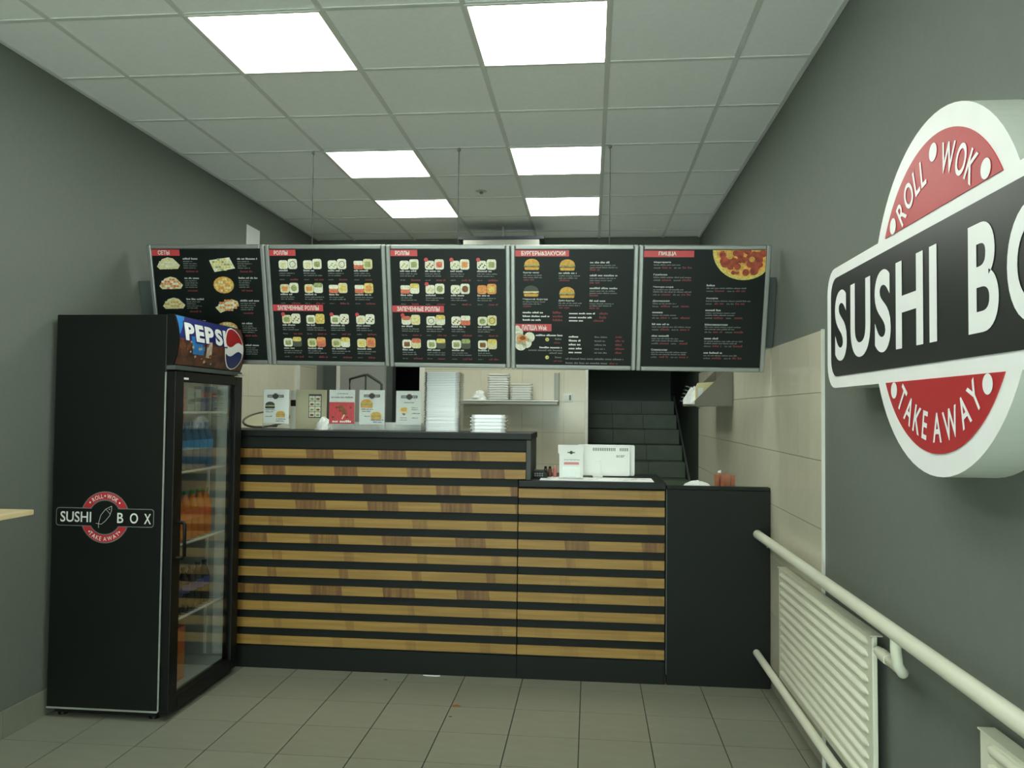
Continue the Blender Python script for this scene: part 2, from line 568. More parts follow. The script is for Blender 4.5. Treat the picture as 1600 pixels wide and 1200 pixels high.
clad(wall_left, 'x', XL + 0.003, 4.95, 7.13, 0.2, 4.93, ZK, 1)
obj('tile_edge_trim', MB().box(XL, XL + 0.03, 7.13, 7.21, 0.9, 2.23, M_TRIM), wall_left)
clad(wall_left, 'x', XL + 0.003, 7.21, YB, 0.2, 7.21, ZK, 1)
obj('tile_bed', MB().box(-1.61, -0.035, YB - 0.003, YB, 0.6, 2.23, M_TGROUT), wall_back)
clad(wall_back, 'y', YB - 0.003, -1.6, -0.05, 0.2, -1.655, [0.73] + ZK, -1)
obj('corner_trim', MB().box(-0.055, -0.025, YB - 0.016, YB + 0.12, 0.0, 2.25, M_TRIM), wall_back, bevel=0.003)

# skirting tiles along the left wall
sk = struct('baseboard_left', MB().box(XL, XL + 0.004, -0.5, 4.66, 0, 0.12, M_TGROUT))
skm = MB().box(0, 0.011, -FT / 2 + 0.0015, FT / 2 - 0.0015, 0.001, 0.125, M_FLOOR).data('skirting_tile')
for r in range(0, 13):
    obj('skirting_tile', skm, sk, (XL + 0.003, fy0 - (r + 0.5) * FT, 0))

# door with a moulded leaf and the dark passage next to it in the back wall
d1 = struct('door_1', MB().box(-2.61, -2.50, YB - 0.02, YB + 0.12, 0, 2.2, M_DARKGREY).box(-1.985, -1.925, YB - 0.01, YB + 0.12, 0, 2.2, M_DARKGREY)
            .box(-2.50, -1.985, YB + 0.0, YB + 0.12, 2.12, 2.2, M_DARKGREY))
obj('door_frame', MB().box(-1.655, -1.60, YB - 0.03, YB + 0.12, 0, 2.25, M_TRIM), d1, bevel=0.004)
leaf = obj('door_leaf', MB().box(-2.495, -1.99, YB + 0.02, YB + 0.06, 0.01, 2.12, M_DOOR), d1)
obj('hinge_strip', MB().box(-2.495, -2.46, YB + 0.008, YB + 0.02, 0.01, 2.12, M_TRIM), d1)
mo = MB()
arch = [(-2.36, 1.15), (-2.36, 1.70), (-2.36, 1.83), (-2.22, 1.87), (-2.18, 1.875), (-2.06, 1.80), (-2.04, 1.78), (-2.04, 1.15)]
mo.tube([(x, YB + 0.02, z) for x, z in arch], 0.012, M_DARKGREY, 6)
mo.tube([(-2.20, YB + 0.02, 1.15), (-2.20, YB + 0.02, 1.87)], 0.009, M_DARKGREY, 6)
obj('moulding', mo, leaf)
# passage behind the door
ps = MB()
ps.box(-2.62, -2.58, YB + 0.12, 9.6, 0, 2.3, M_DARKWALL).box(-1.62, -1.58, YB + 0.12, 9.6, 0, 2.3, M_DARKWALL)
ps.box(-2.62, -1.58, 9.6, 9.64, 0, 2.3, M_DARKWALL).box(-2.62, -1.58, YB + 0.12, 9.64, 2.3, 2.34, M_DARKWALL).box(-2.62, -1.58, YB, 9.64, -0.05, 0, M_DARKWALL)
struct('wall_passage', ps)
# stairwell behind the opening on the right
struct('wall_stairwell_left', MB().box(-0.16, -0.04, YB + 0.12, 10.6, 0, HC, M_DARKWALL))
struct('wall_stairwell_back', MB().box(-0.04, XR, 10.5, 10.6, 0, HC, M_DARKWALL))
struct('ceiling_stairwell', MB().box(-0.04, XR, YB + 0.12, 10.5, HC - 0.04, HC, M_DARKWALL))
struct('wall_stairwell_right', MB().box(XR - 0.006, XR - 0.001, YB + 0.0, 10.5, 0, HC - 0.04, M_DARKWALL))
M_STEP = smat('stair_tile_dark', (112, 126, 108), rough=0.4, noise=0.1, scale=8, rvar=0.05)
M_STEPJ = smat('stair_joint', (58, 64, 58), rough=0.8)
stairs = thing('staircase', 'dark tiled staircase rising in the unlit opening behind the till', 'stairs', (0.45, 7.86, 0))
for k in range(3, 11):
    y0 = 7.265 + (k - 1) * 0.30; zt = 0.167 * k
    st = obj('step', shifted((0.45, 7.86, 0), MB().box(-0.035, XR - 0.01, y0, y0 + (0.32 if k < 10 else 0.4), 0.167 * (k - 1) - 0.02 if k > 3 else 0, zt - 0.008, M_STEPJ)), stairs)
    for (xa, xb) in ((-0.030, 0.255), (0.26, 0.615), (0.62, 1.005)):
        obj('stair_tile', shifted((0.45, 7.86, 0), MB().box(xa, xb, y0 - 0.012, y0 + 0.0, zt - 0.162, zt, M_STEP).box(xa, xb, y0, y0 + 0.29, zt - 0.008, zt, M_STEP)), st)
# pale stringer where the steps meet the wall
sg = MB()
sg.prism([(7.85, 0.40), (7.85, 0.36), (9.95, 1.53), (9.95, 1.57)][::-1], XR - 0.022, XR - 0.006, M_PGREY, axis='x')
sg.v = [(x, y, z + 0.16) for x, y, z in sg.v]
obj('stringer', shifted((0.45, 7.86, 0), sg), stairs)

# ================================================================== CEILING LIGHTS
def lamp_mat():
    m = bpy.data.materials.new('lamp_diffuser')
    m.use_nodes = True
    nt = m.node_tree
    b = nt.nodes['Principled BSDF']
    b.inputs['Base Color'].default_value = (0.85, 0.87, 0.84, 1)
    tc = nt.nodes.new('ShaderNodeTexCoord')
    wv = nt.nodes.new('ShaderNodeTexWave')          # four tubes behind the prismatic sheet
    wv.inputs['Scale'].default_value = 2.2
    wv.inputs['Distortion'].default_value = 0.0
    nt.links.new(tc.outputs['Object'], wv.inputs[0])
    mr = nt.nodes.new('ShaderNodeMapRange')
    mr.inputs['To Min'].default_value = LAMP_STRENGTH * 0.9
    mr.inputs['To Max'].default_value = LAMP_STRENGTH * 1.1
    nt.links.new(wv.outputs['Fac'], mr.inputs['Value'])
    b.inputs['Emission Color'].default_value = (*LAMP_COLOR, 1)
    nt.links.new(mr.outputs[0], b.inputs['Emission Strength'])
    return m
M_LAMP = lamp_mat()
NAMES = {(1, 0): 'large lit ceiling panel nearest the camera, left of the pair', (3, 0): 'large lit ceiling panel nearest the camera, right of the pair',
         (1, 3): 'lit ceiling panel of the middle pair, left one', (3, 3): 'lit ceiling panel of the middle pair, right one',
         (1, 5): 'small looking lit ceiling panel farthest back on the left', (3, 5): 'small looking lit ceiling panel farthest back on the right'}
proto = None
for (c, r) in LIGHTS:
    loc = (gx0 + (c + 0.5) * G, gy0 + (r + 0.5) * G, HC)
    lab = NAMES.get((c, r), 'unseen ceiling panel added behind the camera, %s row on the %s' % ('nearer' if r == -2 else 'farther', 'left' if c == 1 else 'right'))
    if proto is None:
        proto = thing('ceiling_light', lab, 'ceiling light', loc, group='fluorescent ceiling panels')
        fr = MB()
        for (a, b_, e, f_) in ((-0.298, -0.285, -0.298, 0.298), (0.285, 0.298, -0.298, 0.298), (-0.285, 0.285, -0.298, -0.285), (-0.285, 0.285, 0.285, 0.298)):
            fr.box(a, b_, e, f_, -0.004, 0.07, M_TRIM)
        obj('light_frame', fr, proto)
        obj('diffuser', MB().box(-0.285, 0.285, -0.285, 0.285, 0.0, 0.006, M_LAMP), proto)
        obj('light_housing', MB().box(-0.285, 0.285, -0.285, 0.285, 0.066, 0.07, M_TRIM), proto)
    else:
        dup(proto, loc, lab)

# ================================================================== SERVING COUNTER
CY = 4.665
def counter_unit(name, label, loc):
    return thing(name, label, 'counter', loc)
slat_tops = [1.294 - 0.1003 * i for i in range(12)]
PATCH = [(0.37, 0.165, 1.0), (0.105, 0.14, 1.0), (0.28, 0.145, 1.0), (0.31, 0.185, 1.0), (0.58, 0.09, 0.5), (0.40, 0.175, 0.9), (0.61, 0.06, 0.5),
         (0.145, 0.055, 0.7), (0.41, 0.19, 1.0), (0.56, 0.04, 0.45), (0.19, 0.05, 0.4), (0.55, 0.06, 0.35)]
L0 = (-1.54, CY + 0.3, 0)
hi = counter_unit('tall_counter', 'tall black serving counter with pale wooden slats, left of the till', L0)
obj('carcass', shifted(L0, MB().box(-2.66, -0.415, CY + 0.012, CY + 0.50, 0.0, 1.09, M_BLACK).box(-2.66, -0.37, CY + 0.012, CY + 0.44, 1.15, 1.365, M_BLACK)
    .box(-2.66, -0.415, CY + 0.012, CY + 0.44, 1.09, 1.15, M_BLACK)), hi, bevel=0.002)
obj('plinth', shifted(L0, MB().box(-2.66, -0.413, CY, CY + 0.03, 0.0, 0.128, M_BLACK)), hi, bevel=0.002)
obj('top_panel', shifted(L0, MB().box(-2.66, -0.37, CY, CY + 0.03, 1.300, 1.366, M_BLACK)), hi, bevel=0.002)
obj('end_panel', shifted(L0, MB().box(-0.369, -0.342, CY - 0.006, CY + 0.46, 1.137, 1.367, smat('panel_edge_grey', (52, 56, 52), rough=0.5))), hi, bevel=0.002)
obj('countertop', shifted(L0, MB().box(-2.66, -0.338, CY - 0.012, CY + 0.48, 1.367, 1.405, M_BLACKTOP)), hi, bevel=0.004)
for i, zt in enumerate(slat_tops):
    x1 = -0.371 if i < 2 else -0.417
    o = obj('slat', MB().box(-(x1 + 2.66) / 2, (x1 + 2.66) / 2, -0.012, 0.0, -0.027, 0.027, M_SLAT), hi,
            ((x1 - 2.66) / 2 - L0[0], CY + 0.012 - L0[1], zt - 0.027), bevel=0.0015, seg=1)
    ox = (x1 - 2.66) / 2
    s, w, p = PATCH[i]
    o['shift'] = float(-2.05 + s - ox); o['patch'] = float(p); o['patch_width'] = float(w)
L1 = (0.005, CY + 0.3, 0)
lo = counter_unit('low_counter', 'low black counter with pale wooden slats under the till', L1)
obj('carcass', shifted(L1, MB().box(-0.412, 0.425, CY + 0.012, CY + 0.60, 0.0, 1.093, M_BLACK)), lo, bevel=0.002)
obj('plinth', shifted(L1, MB().box(-0.412, 0.425, CY, CY + 0.03, 0.0, 0.128, M_BLACK)), lo, bevel=0.002)
obj('countertop', shifted(L1, MB().box(-0.412, 0.428, CY - 0.014, CY + 0.62, 1.096, 1.135, M_BLACKTOP)), lo, bevel=0.004)
RP = [(0.25, 0.1, 0.2), (0.2, 0.1, 0.15), (0.3, 0.08, 0.25), (0.27, 0.14, 0.9), (0.28, 0.05, 0.5), (0.24, 0.06, 0.3), (0.31, 0.08, 0.3), (0.35, 0.03, 0.3), (0.1, 0.1, 0.2), (0.25, 0.1, 0.2)]
for i, zt in enumerate(slat_tops[2:]):
    o = obj('slat', MB().box(-0.4175, 0.4175, -0.012, 0.0, -0.027, 0.027, M_SLAT), lo,
            (0.0055 - L1[0], CY + 0.012 - L1[1], zt - 0.027 - (0.006 if i == 0 else 0)), bevel=0.0015, seg=1)
    s, w, p = RP[i]
    o['shift'] = float(-0.412 + s - 0.0055); o['patch'] = float(p); o['patch_width'] = float(w)
L2 = (0.725, CY + 0.03, 0)
bxu = counter_unit('front_panel', 'plain black front panel closing the counter beside the right wall', L2)
obj('panel_board', shifted(L2, MB().box(0.436, 1.005, CY, CY + 0.05, 0.0, 1.098, M_BLACK)), bxu, bevel=0.002)
obj('edge_strip', shifted(L2, MB().box(0.430, 0.435, CY - 0.006, CY + 0.05, 0.06, 1.098, M_DARKGREY)), bxu)
obj('top_edge', shifted(L2, MB().box(0.434, 1.005, CY - 0.003, CY + 0.053, 1.099, 1.118, M_BLACK)), bxu, bevel=0.002)
wt = thing('work_table', 'dark low work table hidden behind the black front panel', 'table', (0.72, CY + 0.35, 0))
obj('table_top', MB().box(-0.27, 0.285, -0.28, 0.28, 1.01, 1.04, M_BLACKTOP), wt, bevel=0.002)
for x in (-0.24, 0.25):
    for y in (-0.25, 0.25):
        obj('leg', MB().box(x - 0.02, x + 0.02, y - 0.02, y + 0.02, 0, 1.01, M_STEEL), wt)

# ================================================================== MENU BOARDS
TH = math.atan2(0.17, 0.675)
BW, BH = 0.7146, 0.7085
def board_root(i, label):
    xc = -2.614 + 0.7171 * (i + 0.5)
    return thing('menu_board', label, 'menu board', (xc, 4.652, 1.7986 - 0.0079 * i), (TH, 0.0095, 0), group='menu boards over the counter')
def board_shell(root):
    w = BW / 2
    for (x0, x1, z0, z1) in ((-w, -w + 0.026, 0, BH), (w - 0.026, w, 0, BH), (-w + 0.026, w - 0.026, 0, 0.026), (-w + 0.026, w - 0.026, BH - 0.026, BH)):
        obj('frame_bar', MB().box(x0, x1, 0, 0.03, z0, z1, M_ALU), root, bevel=0.006, seg=2)
    return obj('panel', MB().box(-w + 0.024, w - 0.024, 0.008, 0.022, 0.024, BH - 0.024, M_PANEL), root)
PY, PY2, PY3, PY4 = 0.0066, 0.0060, 0.0054, 0.0048
def UX(u): return (u - 0.5) * BW
def VZ(v): return (1 - v) * BH
def header(root, s, u0, u1, v0, v1, t0, t1):
    h = obj('header_strip', MB().box(UX(u0), UX(u1), PY, 0.0085, VZ(v1), VZ(v0), M_MENURED), root)
    mb = MB()
    text(mb, s, UX(t0), UX(t1), VZ(v1) + 0.0055, VZ(v0) - 0.0055, PY - 0.0006, M_PRINT, 0.02)
    obj('lettering', mb, h)
def item_text(mb, u, v, R, name=None, nw=0.11, lines=2, lw=0.15, weight=True, price=True, price_u=0.085, full=0):
    if name: 
        text(mb, name, UX(u), UX(u + nw), VZ(v + 0.016), VZ(v), PY2, M_NAME, 0.03)
    else:
        scribble(mb, UX(u), VZ(v + 0.013), nw * BW, 0.0105, PY2, M_NAME, R)
    vv = v + 0.022
    for k in range(lines):
        scribble(mb, UX(u), VZ(vv + 0.011), lw * BW * R.uniform(0.6, 1.0), 0.0072, PY2, M_PGREY, R)
        vv += 0.0175
    return vv
def roll_photo(u, v, w, h, kinds):
    """Two cut rolls side by side, each a rounded block with a face and a filling."""
    mb = MB()
    x0, z0, ww, hh = UX(u), VZ(v + h), w * BW / 2, h * BH
    for k, (base, fill, style) in enumerate(kinds):
        a = x0 + k * ww
        top = hh * (0.86 if k == 0 else 1.0)
        if style == 'flat':
            mb.prism(rrect(a, a + ww * 0.98, z0, z0 + top * 0.55, 0.007, 3), PY2, 0.009, fill)
            mb.prism(rrect(a, a + ww * 0.98, z0 + top * 0.48, z0 + top * 0.95, 0.007, 3), PY3, 0.009, base)
        else:
            mb.prism(rrect(a, a + ww * 0.97, z0, z0 + top, 0.012, 3), PY2, 0.009, base)
            if style == 'eye':
                mb.flat(disc(a + ww * 0.5, z0 + top * 0.48, ww * 0.33, top * 0.33, 12), PY3, M_NORI if fill is not M_GREEN else M_GREEN)
                mb.flat(disc(a + ww * 0.5, z0 + top * 0.48, ww * 0.27, top * 0.27, 12), PY4, fill)
            elif style == 'top':
                mb.flat(rrect(a + ww * 0.03, a + ww * 0.94, z0 + top * 0.55, z0 + top * 1.0, 0.008, 3), PY3, fill)
            elif style == 'spots':
                for q in range(5):
                    mb.flat(disc(a + ww * (0.2 + 0.15 * q), z0 + top * (0.3 + 0.35 * ((q * 7) % 3) / 2), ww * 0.09, None, 6), PY3, fill)
            elif style == 'face':
                mb.flat(rrect(a + ww * 0.18, a + ww * 0.8, z0 + top * 0.2, z0 + top * 0.75, 0.006, 2), PY3, fill)
    return mb
def rolls_board(i, label, rowkinds, seed, tabs):
    R = random.Random(seed)
    root = board_root(i, label)
    pan = board_shell(root)
    header(root, 'РОЛЛЫ', 0.036, 0.255, 0.040, 0.090, 0.075, 0.19)
    header(root, 'ЗАПЕЧЕННЫЕ РОЛЛЫ', 0.036, 0.46, 0.490, 0.543, 0.075, 0.425)
    tx = MB()
    for r, v in enumerate((0.115, 0.310, 0.565, 0.760)):
        for c, u in enumerate((0.11, 0.315, 0.52, 0.735)):
            obj('roll_photo', roll_photo(u, v, 0.155, 0.082, rowkinds[r][c]), root)
            if (r, c) in tabs:
                tx.flat(disc(UX(u + 0.01), VZ(v + 0.004), 0.012, None, 10), PY4, M_MENURED)
            vv = item_text(tx, u, v + 0.088, R, nw=R.uniform(0.07, 0.13), lines=2, lw=0.16)
            scribble(tx, UX(u), VZ(v + 0.172), 0.028, 0.007, PY2, M_PDIM, R)
            scribble(tx, UX(u + 0.09), VZ(v + 0.174), 0.048, 0.011, PY2, M_PRICE, R)
    obj('item_text', tx, pan)
A, B_, C_, D_, E_, F_, G_ = M_RICE, M_CREAM, M_YELLOW, M_ORANGE, M_SALMON, M_GREEN, M_BROWN
k_rr = [(A, B_, 'face'), (A, F_, 'eye')]
b2 = [[[(A, B_, 'face'), (A, A, 'eye')], [(A, B_, 'face'), (A, F_, 'face')], [(A, F_, 'spots'), (A, A, 'eye')], [(A, E_, 'flat'), (B_, F_, 'face')]],
      [[(B_, D_, 'face'), (A, F_, 'eye')], [(B_, D_, 'face'), (A, F_, 'top')], [(A, E_, 'flat'), (B_, C_, 'face')], [(A, E_, 'flat'), (C_, D_, 'face')]],
      [[(B_, F_, 'face'), (A, G_, 'spots')], [(A, F_, 'face'), (C_, D_, 'spots')], [(A, F_, 'face'), (A, G_, 'spots')], [(A, B_, 'face'), (A, M_NORI, 'spots')]],
      [[(A, F_, 'face'), (M_NORI, C_, 'top')], [(B_, F_, 'face'), (E_, D_, 'top')], [(B_, F_, 'face'), (A, C_, 'top')], [(B_, C_, 'face'), (D_, E_, 'face')]]]
b3 = [[[(A, F_, 'spots'), (A, F_, 'face')], [(A, G_, 'spots'), (A, E_, 'face')], [(A, F_, 'spots'), (A, D_, 'face')], [(A, M_NORI, 'spots'), (A, F_, 'face')]],
      [[(A, E_, 'flat'), (A, C_, 'top')], [(A, C_, 'spots'), (A, F_, 'eye')], [(A, F_, 'spots'), (A, G_, 'eye')], [(D_, D_, 'face'), (D_, C_, 'face')]],
      [[(A, E_, 'top'), (B_, C_, 'spots')], [(A, A, 'eye'), (A, C_, 'top')], [(A, G_, 'spots'), (A, E_, 'flat')], [(A, F_, 'eye'), (B_, C_, 'eye')]],
      [[(A, G_, 'face'), (B_, E_, 'top')], [(A, F_, 'face'), (M_NORI, C_, 'top')], [(A, F_, 'face'), (M_NORI, F_, 'top')], [(A, G_, 'face'), (B_, C_, 'top')]]]

# board 1: sets
R1 = random.Random(11)
root = board_root(0, 'leftmost menu board with platters of rolls, partly behind the fridge header')
pan = board_shell(root)
header(root, 'СЕТЫ', 0.036, 0.275, 0.040, 0.092, 0.09, 0.19)
tx = MB()
def platter(u, v, w, h, mats, kind, seed):
    R = random.Random(seed)
    mb = MB()
    x0, z0, W, H = UX(u), VZ(v + h), w * BW, h * BH
    if kind == 'mound':
        out = [(x0, z0 + H * .25), (x0 + W * .12, z0), (x0 + W * .5, z0 + H * .04), (x0 + W * .9, z0 + H * .05), (x0 + W, z0 + H * .35), (x0 + W * .72, z0 + H * .9), (x0 + W * .5, z0 + H), (x0 + W * .25, z0 + H * .85)]
    elif kind == 'slab':
        out = [(x0, z0 + H * .8), (x0 + W * .18, z0), (x0 + W, z0 + H * .25), (x0 + W * .8, z0 + H)]
    elif kind == 'round':
        out = disc(x0 + W * .5, z0 + H * .5, W * .5, H * .5, 16)
    else:
        out = [(x0, z0 + H * .4), (x0 + W * .2, z0), (x0 + W, z0 + H * .55), (x0 + W * .95, z0 + H * .85), (x0 + W * .7, z0 + H)]
    mb.prism(out, PY2, 0.009, mats[0])
    cx = sum(p[0] for p in out) / len(out); cz = sum(p[1] for p in out) / len(out)
    q = 0
    for a in range(-3, 4):                       # the individual pieces lying on the platter
        for b in range(-2, 3):
            px, pz = cx + a * W * 0.125 + (b % 2) * 0.006, cz + b * H * 0.17
            if ((px - cx) / (W * .42)) ** 2 + ((pz - cz) / (H * .40)) ** 2 < 1:
                mb.prism(rrect(px - W * .055, px + W * .055, pz - H * .075, pz + H * .075, 0.003, 2), PY3, PY2, mats[1 + (q * 5 + a) % (len(mats) - 1)])
                q += 1
    return mb
PL = [(0.07, 0.105, 0.2, 0.10, (M_CREAM, M_RICE, M_CREAM), 'mound'), (0.525, 0.105, 0.215, 0.12, (M_RICE, M_CREAM, M_GREEN, M_YELLOW), 'slab'),
      (0.075, 0.265, 0.205, 0.105, (M_CREAM, M_ORANGE, M_RICE, M_SALMON), 'mound'), (0.545, 0.262, 0.175, 0.14, (M_BUN, M_YELLOW, M_ORANGE, M_CREAM), 'round'),
      (0.09, 0.44, 0.195, 0.095, (M_CREAM, M_BUN, M_CREAM), 'mound'), (0.545, 0.45, 0.205, 0.115, (M_CREAM, M_RICE, M_ORANGE), 'stick'),
      (0.10, 0.62, 0.19, 0.10, (M_CREAM, M_ORANGE, M_RICE), 'mound'), (0.545, 0.64, 0.18, 0.11, (M_BUN, M_YELLOW, M_RICE), 'round')]
for j, (u, v, w, h, ms, kd) in enumerate(PL):
    obj('set_photo', platter(u, v, w, h, ms, kd, j), root)
    tu = 0.30 if u < 0.4 else 0.765
    item_text(tx, tu, v + 0.005, R1, nw=R1.uniform(0.08, 0.17), lines=4, lw=0.13)
    scribble(tx, UX(tu + 0.02), VZ(v + 0.122), 0.07, 0.011, PY2, M_PRICE, R1)
    if v > 0.6:
        pass
item_text(tx, 0.78, 0.83, R1, nw=0.11, lines=4, lw=0.12)
item_text(tx, 0.30, 0.83, R1, nw=0.11, lines=4, lw=0.12)
obj('item_text', tx, pan)
rolls_board(1, 'menu board of rolls right beside the fridge header, second from left', b2, 21, {(2, 0), (2, 2), (2, 3)})
rolls_board(2, 'menu board of rolls in the middle of the row of five', b3, 22, {(0, 1), (0, 2), (0, 3), (1, 1), (2, 0)})

# board 4: burgers, snacks and noodles
R4 = random.Random(41)
root = board_root(3, 'menu board with four burger photos and a noodle dish, second from right')
pan = board_shell(root)
header(root, 'БУРГЕРЫ&ЗАКУСКИ', 0.036, 0.46, 0.040, 0.090, 0.085, 0.43)
header(root, 'ЛАПША Wok', 0.036, 0.325, 0.630, 0.688, 0.085, 0.29)
def burger(u, v, w, h, patty=True, dark=False):
    mb = MB()
    x0, z0, W, H = UX(u), VZ(v + h), w * BW, h * BH
    bun = M_NORI if dark else M_BUN
    mb.prism(rrect(x0 + W * .04, x0 + W * .96, z0, z0 + H * .3, H * .13, 4), PY2, 0.009, M_BUN)
    mb.prism(rrect(x0, x0 + W, z0 + H * .24, z0 + H * .36, H * .05, 3), PY3, 0.009, M_BROWN if patty else M_SALMON)
    mb.prism([(x0, z0 + H * .36), (x0 + W * .3, z0 + H * .3), (x0 + W * .5, z0 + H * .36), (x0 + W * .8, z0 + H * .3), (x0 + W, z0 + H * .4), (x0 + W * .98, z0 + H * .48), (x0 + W * .02, z0 + H * .46)], PY4, 0.009, M_GREEN if not dark else M_CREAM)
    top = [(x0 + W * .03, z0 + H * .45), (x0 + W * .97, z0 + H * .45)] + [(x0 + W * .5 + W * .47 * math.cos(t * PI / 8), z0 + H * .5 + H * .5 * math.sin(t * PI / 8)) for t in range(0, 9)]
    mb.prism(top, PY3, 0.009, bun)
    return mb
tx = MB()
for (u, v, nm, nw, dk) in ((0.105, 0.108, 'Бургер чикен', .125, False), (0.385, 0.112, None, .14, False), (0.10, 0.320, 'Черный бургер', .20, True), (0.385, 0.330, 'Дабл бургер', .125, False)):
    obj('burger_photo', burger(u, v, 0.125, 0.088, True, dk), root)
    vv = item_text(tx, u - 0.005, v + 0.102, R4, nm, nw, 2, 0.19)
    scribble(tx, UX(u), VZ(vv + 0.014), 0.055, 0.012, PY2, M_PRICE, R4)
for (v, nm, nw) in ((0.130, None, 0.15), (0.232, None, 0.21), (0.333, None, 0.21), (0.434, None, 0.12)):
    vv = item_text(tx, 0.625, v, R4, nm, nw, 2, 0.22)
    scribble(tx, UX(0.625), VZ(vv + 0.014), 0.055, 0.013, PY2, M_PRICE, R4)
for (u, v, nw, pu) in ((0.095, 0.530, 0.16, 0.335), (0.095, 0.560, 0.21, 0.335), (0.095, 0.590, 0.14, 0.335), (0.465, 0.535, 0.20, 0.705), (0.465, 0.567, 0.18, 0.705), (0.465, 0.593, 0.12, 0.66)):
    scribble(tx, UX(u), VZ(v + 0.013), nw * BW, 0.010, PY2, M_PRINT, R4)
    scribble(tx, UX(pu), VZ(v + 0.014), 0.05, 0.013, PY2, M_PRICE, R4)
for (u, v, w, mt) in ((0.20, 0.715, 0.21, M_PRINT), (0.23, 0.815, 0.18, M_PRINT), (0.14, 0.838, 0.27, M_PGREY), (0.31, 0.86, 0.1, M_PGREY), (0.355, 0.745, 0.05, M_PGREY), (0.355, 0.895, 0.05, M_PGREY), (0.345, 0.775, 0.06, M_PRICE), (0.345, 0.925, 0.06, M_PRICE),
                      (0.44, 0.905, 0.46, M_PGREY), (0.44, 0.94, 0.34, M_PGREY), (0.79, 0.94, 0.06, M_PRICE)):
    scribble(tx, UX(u), VZ(v + 0.012), w * BW, 0.010, PY2, mt, R4)
for k in range(5):
    v = 0.725 + 0.032 * k
    scribble(tx, UX(0.465), VZ(v + 0.012), R4.uniform(0.045, 0.085), 0.011, PY2, M_PRINT, R4)
    scribble(tx, UX(0.67), VZ(v + 0.012), R4.uniform(0.055, 0.07), 0.009, PY2, M_PGREY, R4)
    scribble(tx, UX(0.835), VZ(v + 0.012), 0.045, 0.012, PY2, M_PRICE, R4)
for v in (0.755, 0.902):
    tx.flat(disc(UX(0.292), VZ(v), 0.011, None, 12), PY3, M_YELLOW)
    tx.flat(disc(UX(0.292), VZ(v), 0.005, None, 8), PY4, M_GREEN)
obj('item_text', tx, pan)
nd = MB()
for (u, v, r) in ((0.062, 0.70, 0.026), (0.15, 0.738, 0.03), (0.08, 0.80, 0.034), (0.065, 0.75, 0.034), (0.125, 0.785, 0.03), (0.05, 0.665, 0.016)):
    px = max(UX(u) - r, UX(0.036))
    nd.flat([(max(p[0], UX(0.036)), p[1]) for p in disc(UX(u), VZ(v), r, None, 16)], PY3, M_RICE)
nd.flat(disc(UX(0.09), VZ(0.75), 0.032, 0.022, 14), PY4, M_ORANGE)
nd.flat(disc(UX(0.095), VZ(0.745), 0.018, 0.012, 10), PY4 - 0.0005, M_BROWN)
obj('noodle_photo', nd, root)

# board 5: pizza
R5 = random.Random(51)
root = board_root(4, 'rightmost menu board with a large pizza photo in its corner')
pan = board_shell(root)
header(root, 'ПИЦЦА', 0.036, 0.42, 0.042, 0.093, 0.15, 0.285)
tx = MB()
for (v, nm, nw, ln) in ((0.125, 'Маргарита', .13, 1), (0.222, 'Грибная', .105, 1), (0.318, 'Четыре сыра', .155, 2), (0.428, 'Домашняя', .13, 1), (0.520, None, .09, 1), (0.614, None, .13, 1), (0.708, None, .13, 2), (0.818, 'Славянская', .125, 2)):
    vv = item_text(tx, 0.115, v, R5, nm, nw, ln, 0.30)
    for q in (0, 0.155):
        scribble(tx, UX(0.115 + q), VZ(vv + 0.017), 0.035, 0.009, PY2, M_PDIM, R5)
        scribble(tx, UX(0.18 + q), VZ(vv + 0.017), 0.05, 0.012, PY2, M_PRICE, R5)
for (v, nm, nw, ln) in ((0.305, None, .075, 1), (0.405, 'Ассорти', .09, 1), (0.50, None, .13, 2), (0.612, 'Мексиканская', .175, 2), (0.725, None, .12, 2), (0.84, None, .14, 1)):
    vv = item_text(tx, 0.525, v, R5, nm, nw, ln, 0.36)
    for q in (0, 0.16):
        scribble(tx, UX(0.525 + q), VZ(vv + 0.017), 0.035, 0.009, PY2, M_PDIM, R5)
        scribble(tx, UX(0.59 + q), VZ(vv + 0.017), 0.05, 0.012, PY2, M_PRICE, R5)
obj('item_text', tx, pan)
pz = MB()
XM, ZM = UX(0.962), VZ(0.038)
def clipd(P): return [(min(p[0], XM), min(p[1], ZM)) for p in P]
pc = (UX(0.80), VZ(0.035))
pz.flat(clipd(disc(pc[0], pc[1], 0.172, 0.166, 40)), PY2, M_YELLOW)
pz.flat(clipd(disc(pc[0] + .004, pc[1] + 0.002, 0.156, 0.148, 40)), PY3, M_CHEESE)
for q in range(46):
    a = -PI * R5.random(); rr = 0.140 * math.sqrt(R5.random())
    P = disc(pc[0] + rr * math.cos(a), pc[1] + rr * math.sin(a), R5.uniform(0.012, 0.026), None, 9)
    pz.flat(clipd(P), PY4 - 0.00004 * q, M_SAUCE if q % 5 else M_BUN)
obj('pizza_photo', pz, root)

# dark mounting plank behind the boards, fixed between the side walls
pk = thing('mounting_plank', 'dark grey plank spanning the room right behind the menu boards', 'plank', (0.0, 4.66, 1.785), (TH, 0, 0))
obj('plank_board', MB().box(XL + 0.001, XR - 0.001, 0.032, 0.062, 0.115, 0.51, M_DARKGREY), pk)
obj('hanger_rail', MB().box(-2.6, 0.95, 0.063, 0.085, 0.50, 0.53, M_DARKGREY), pk)
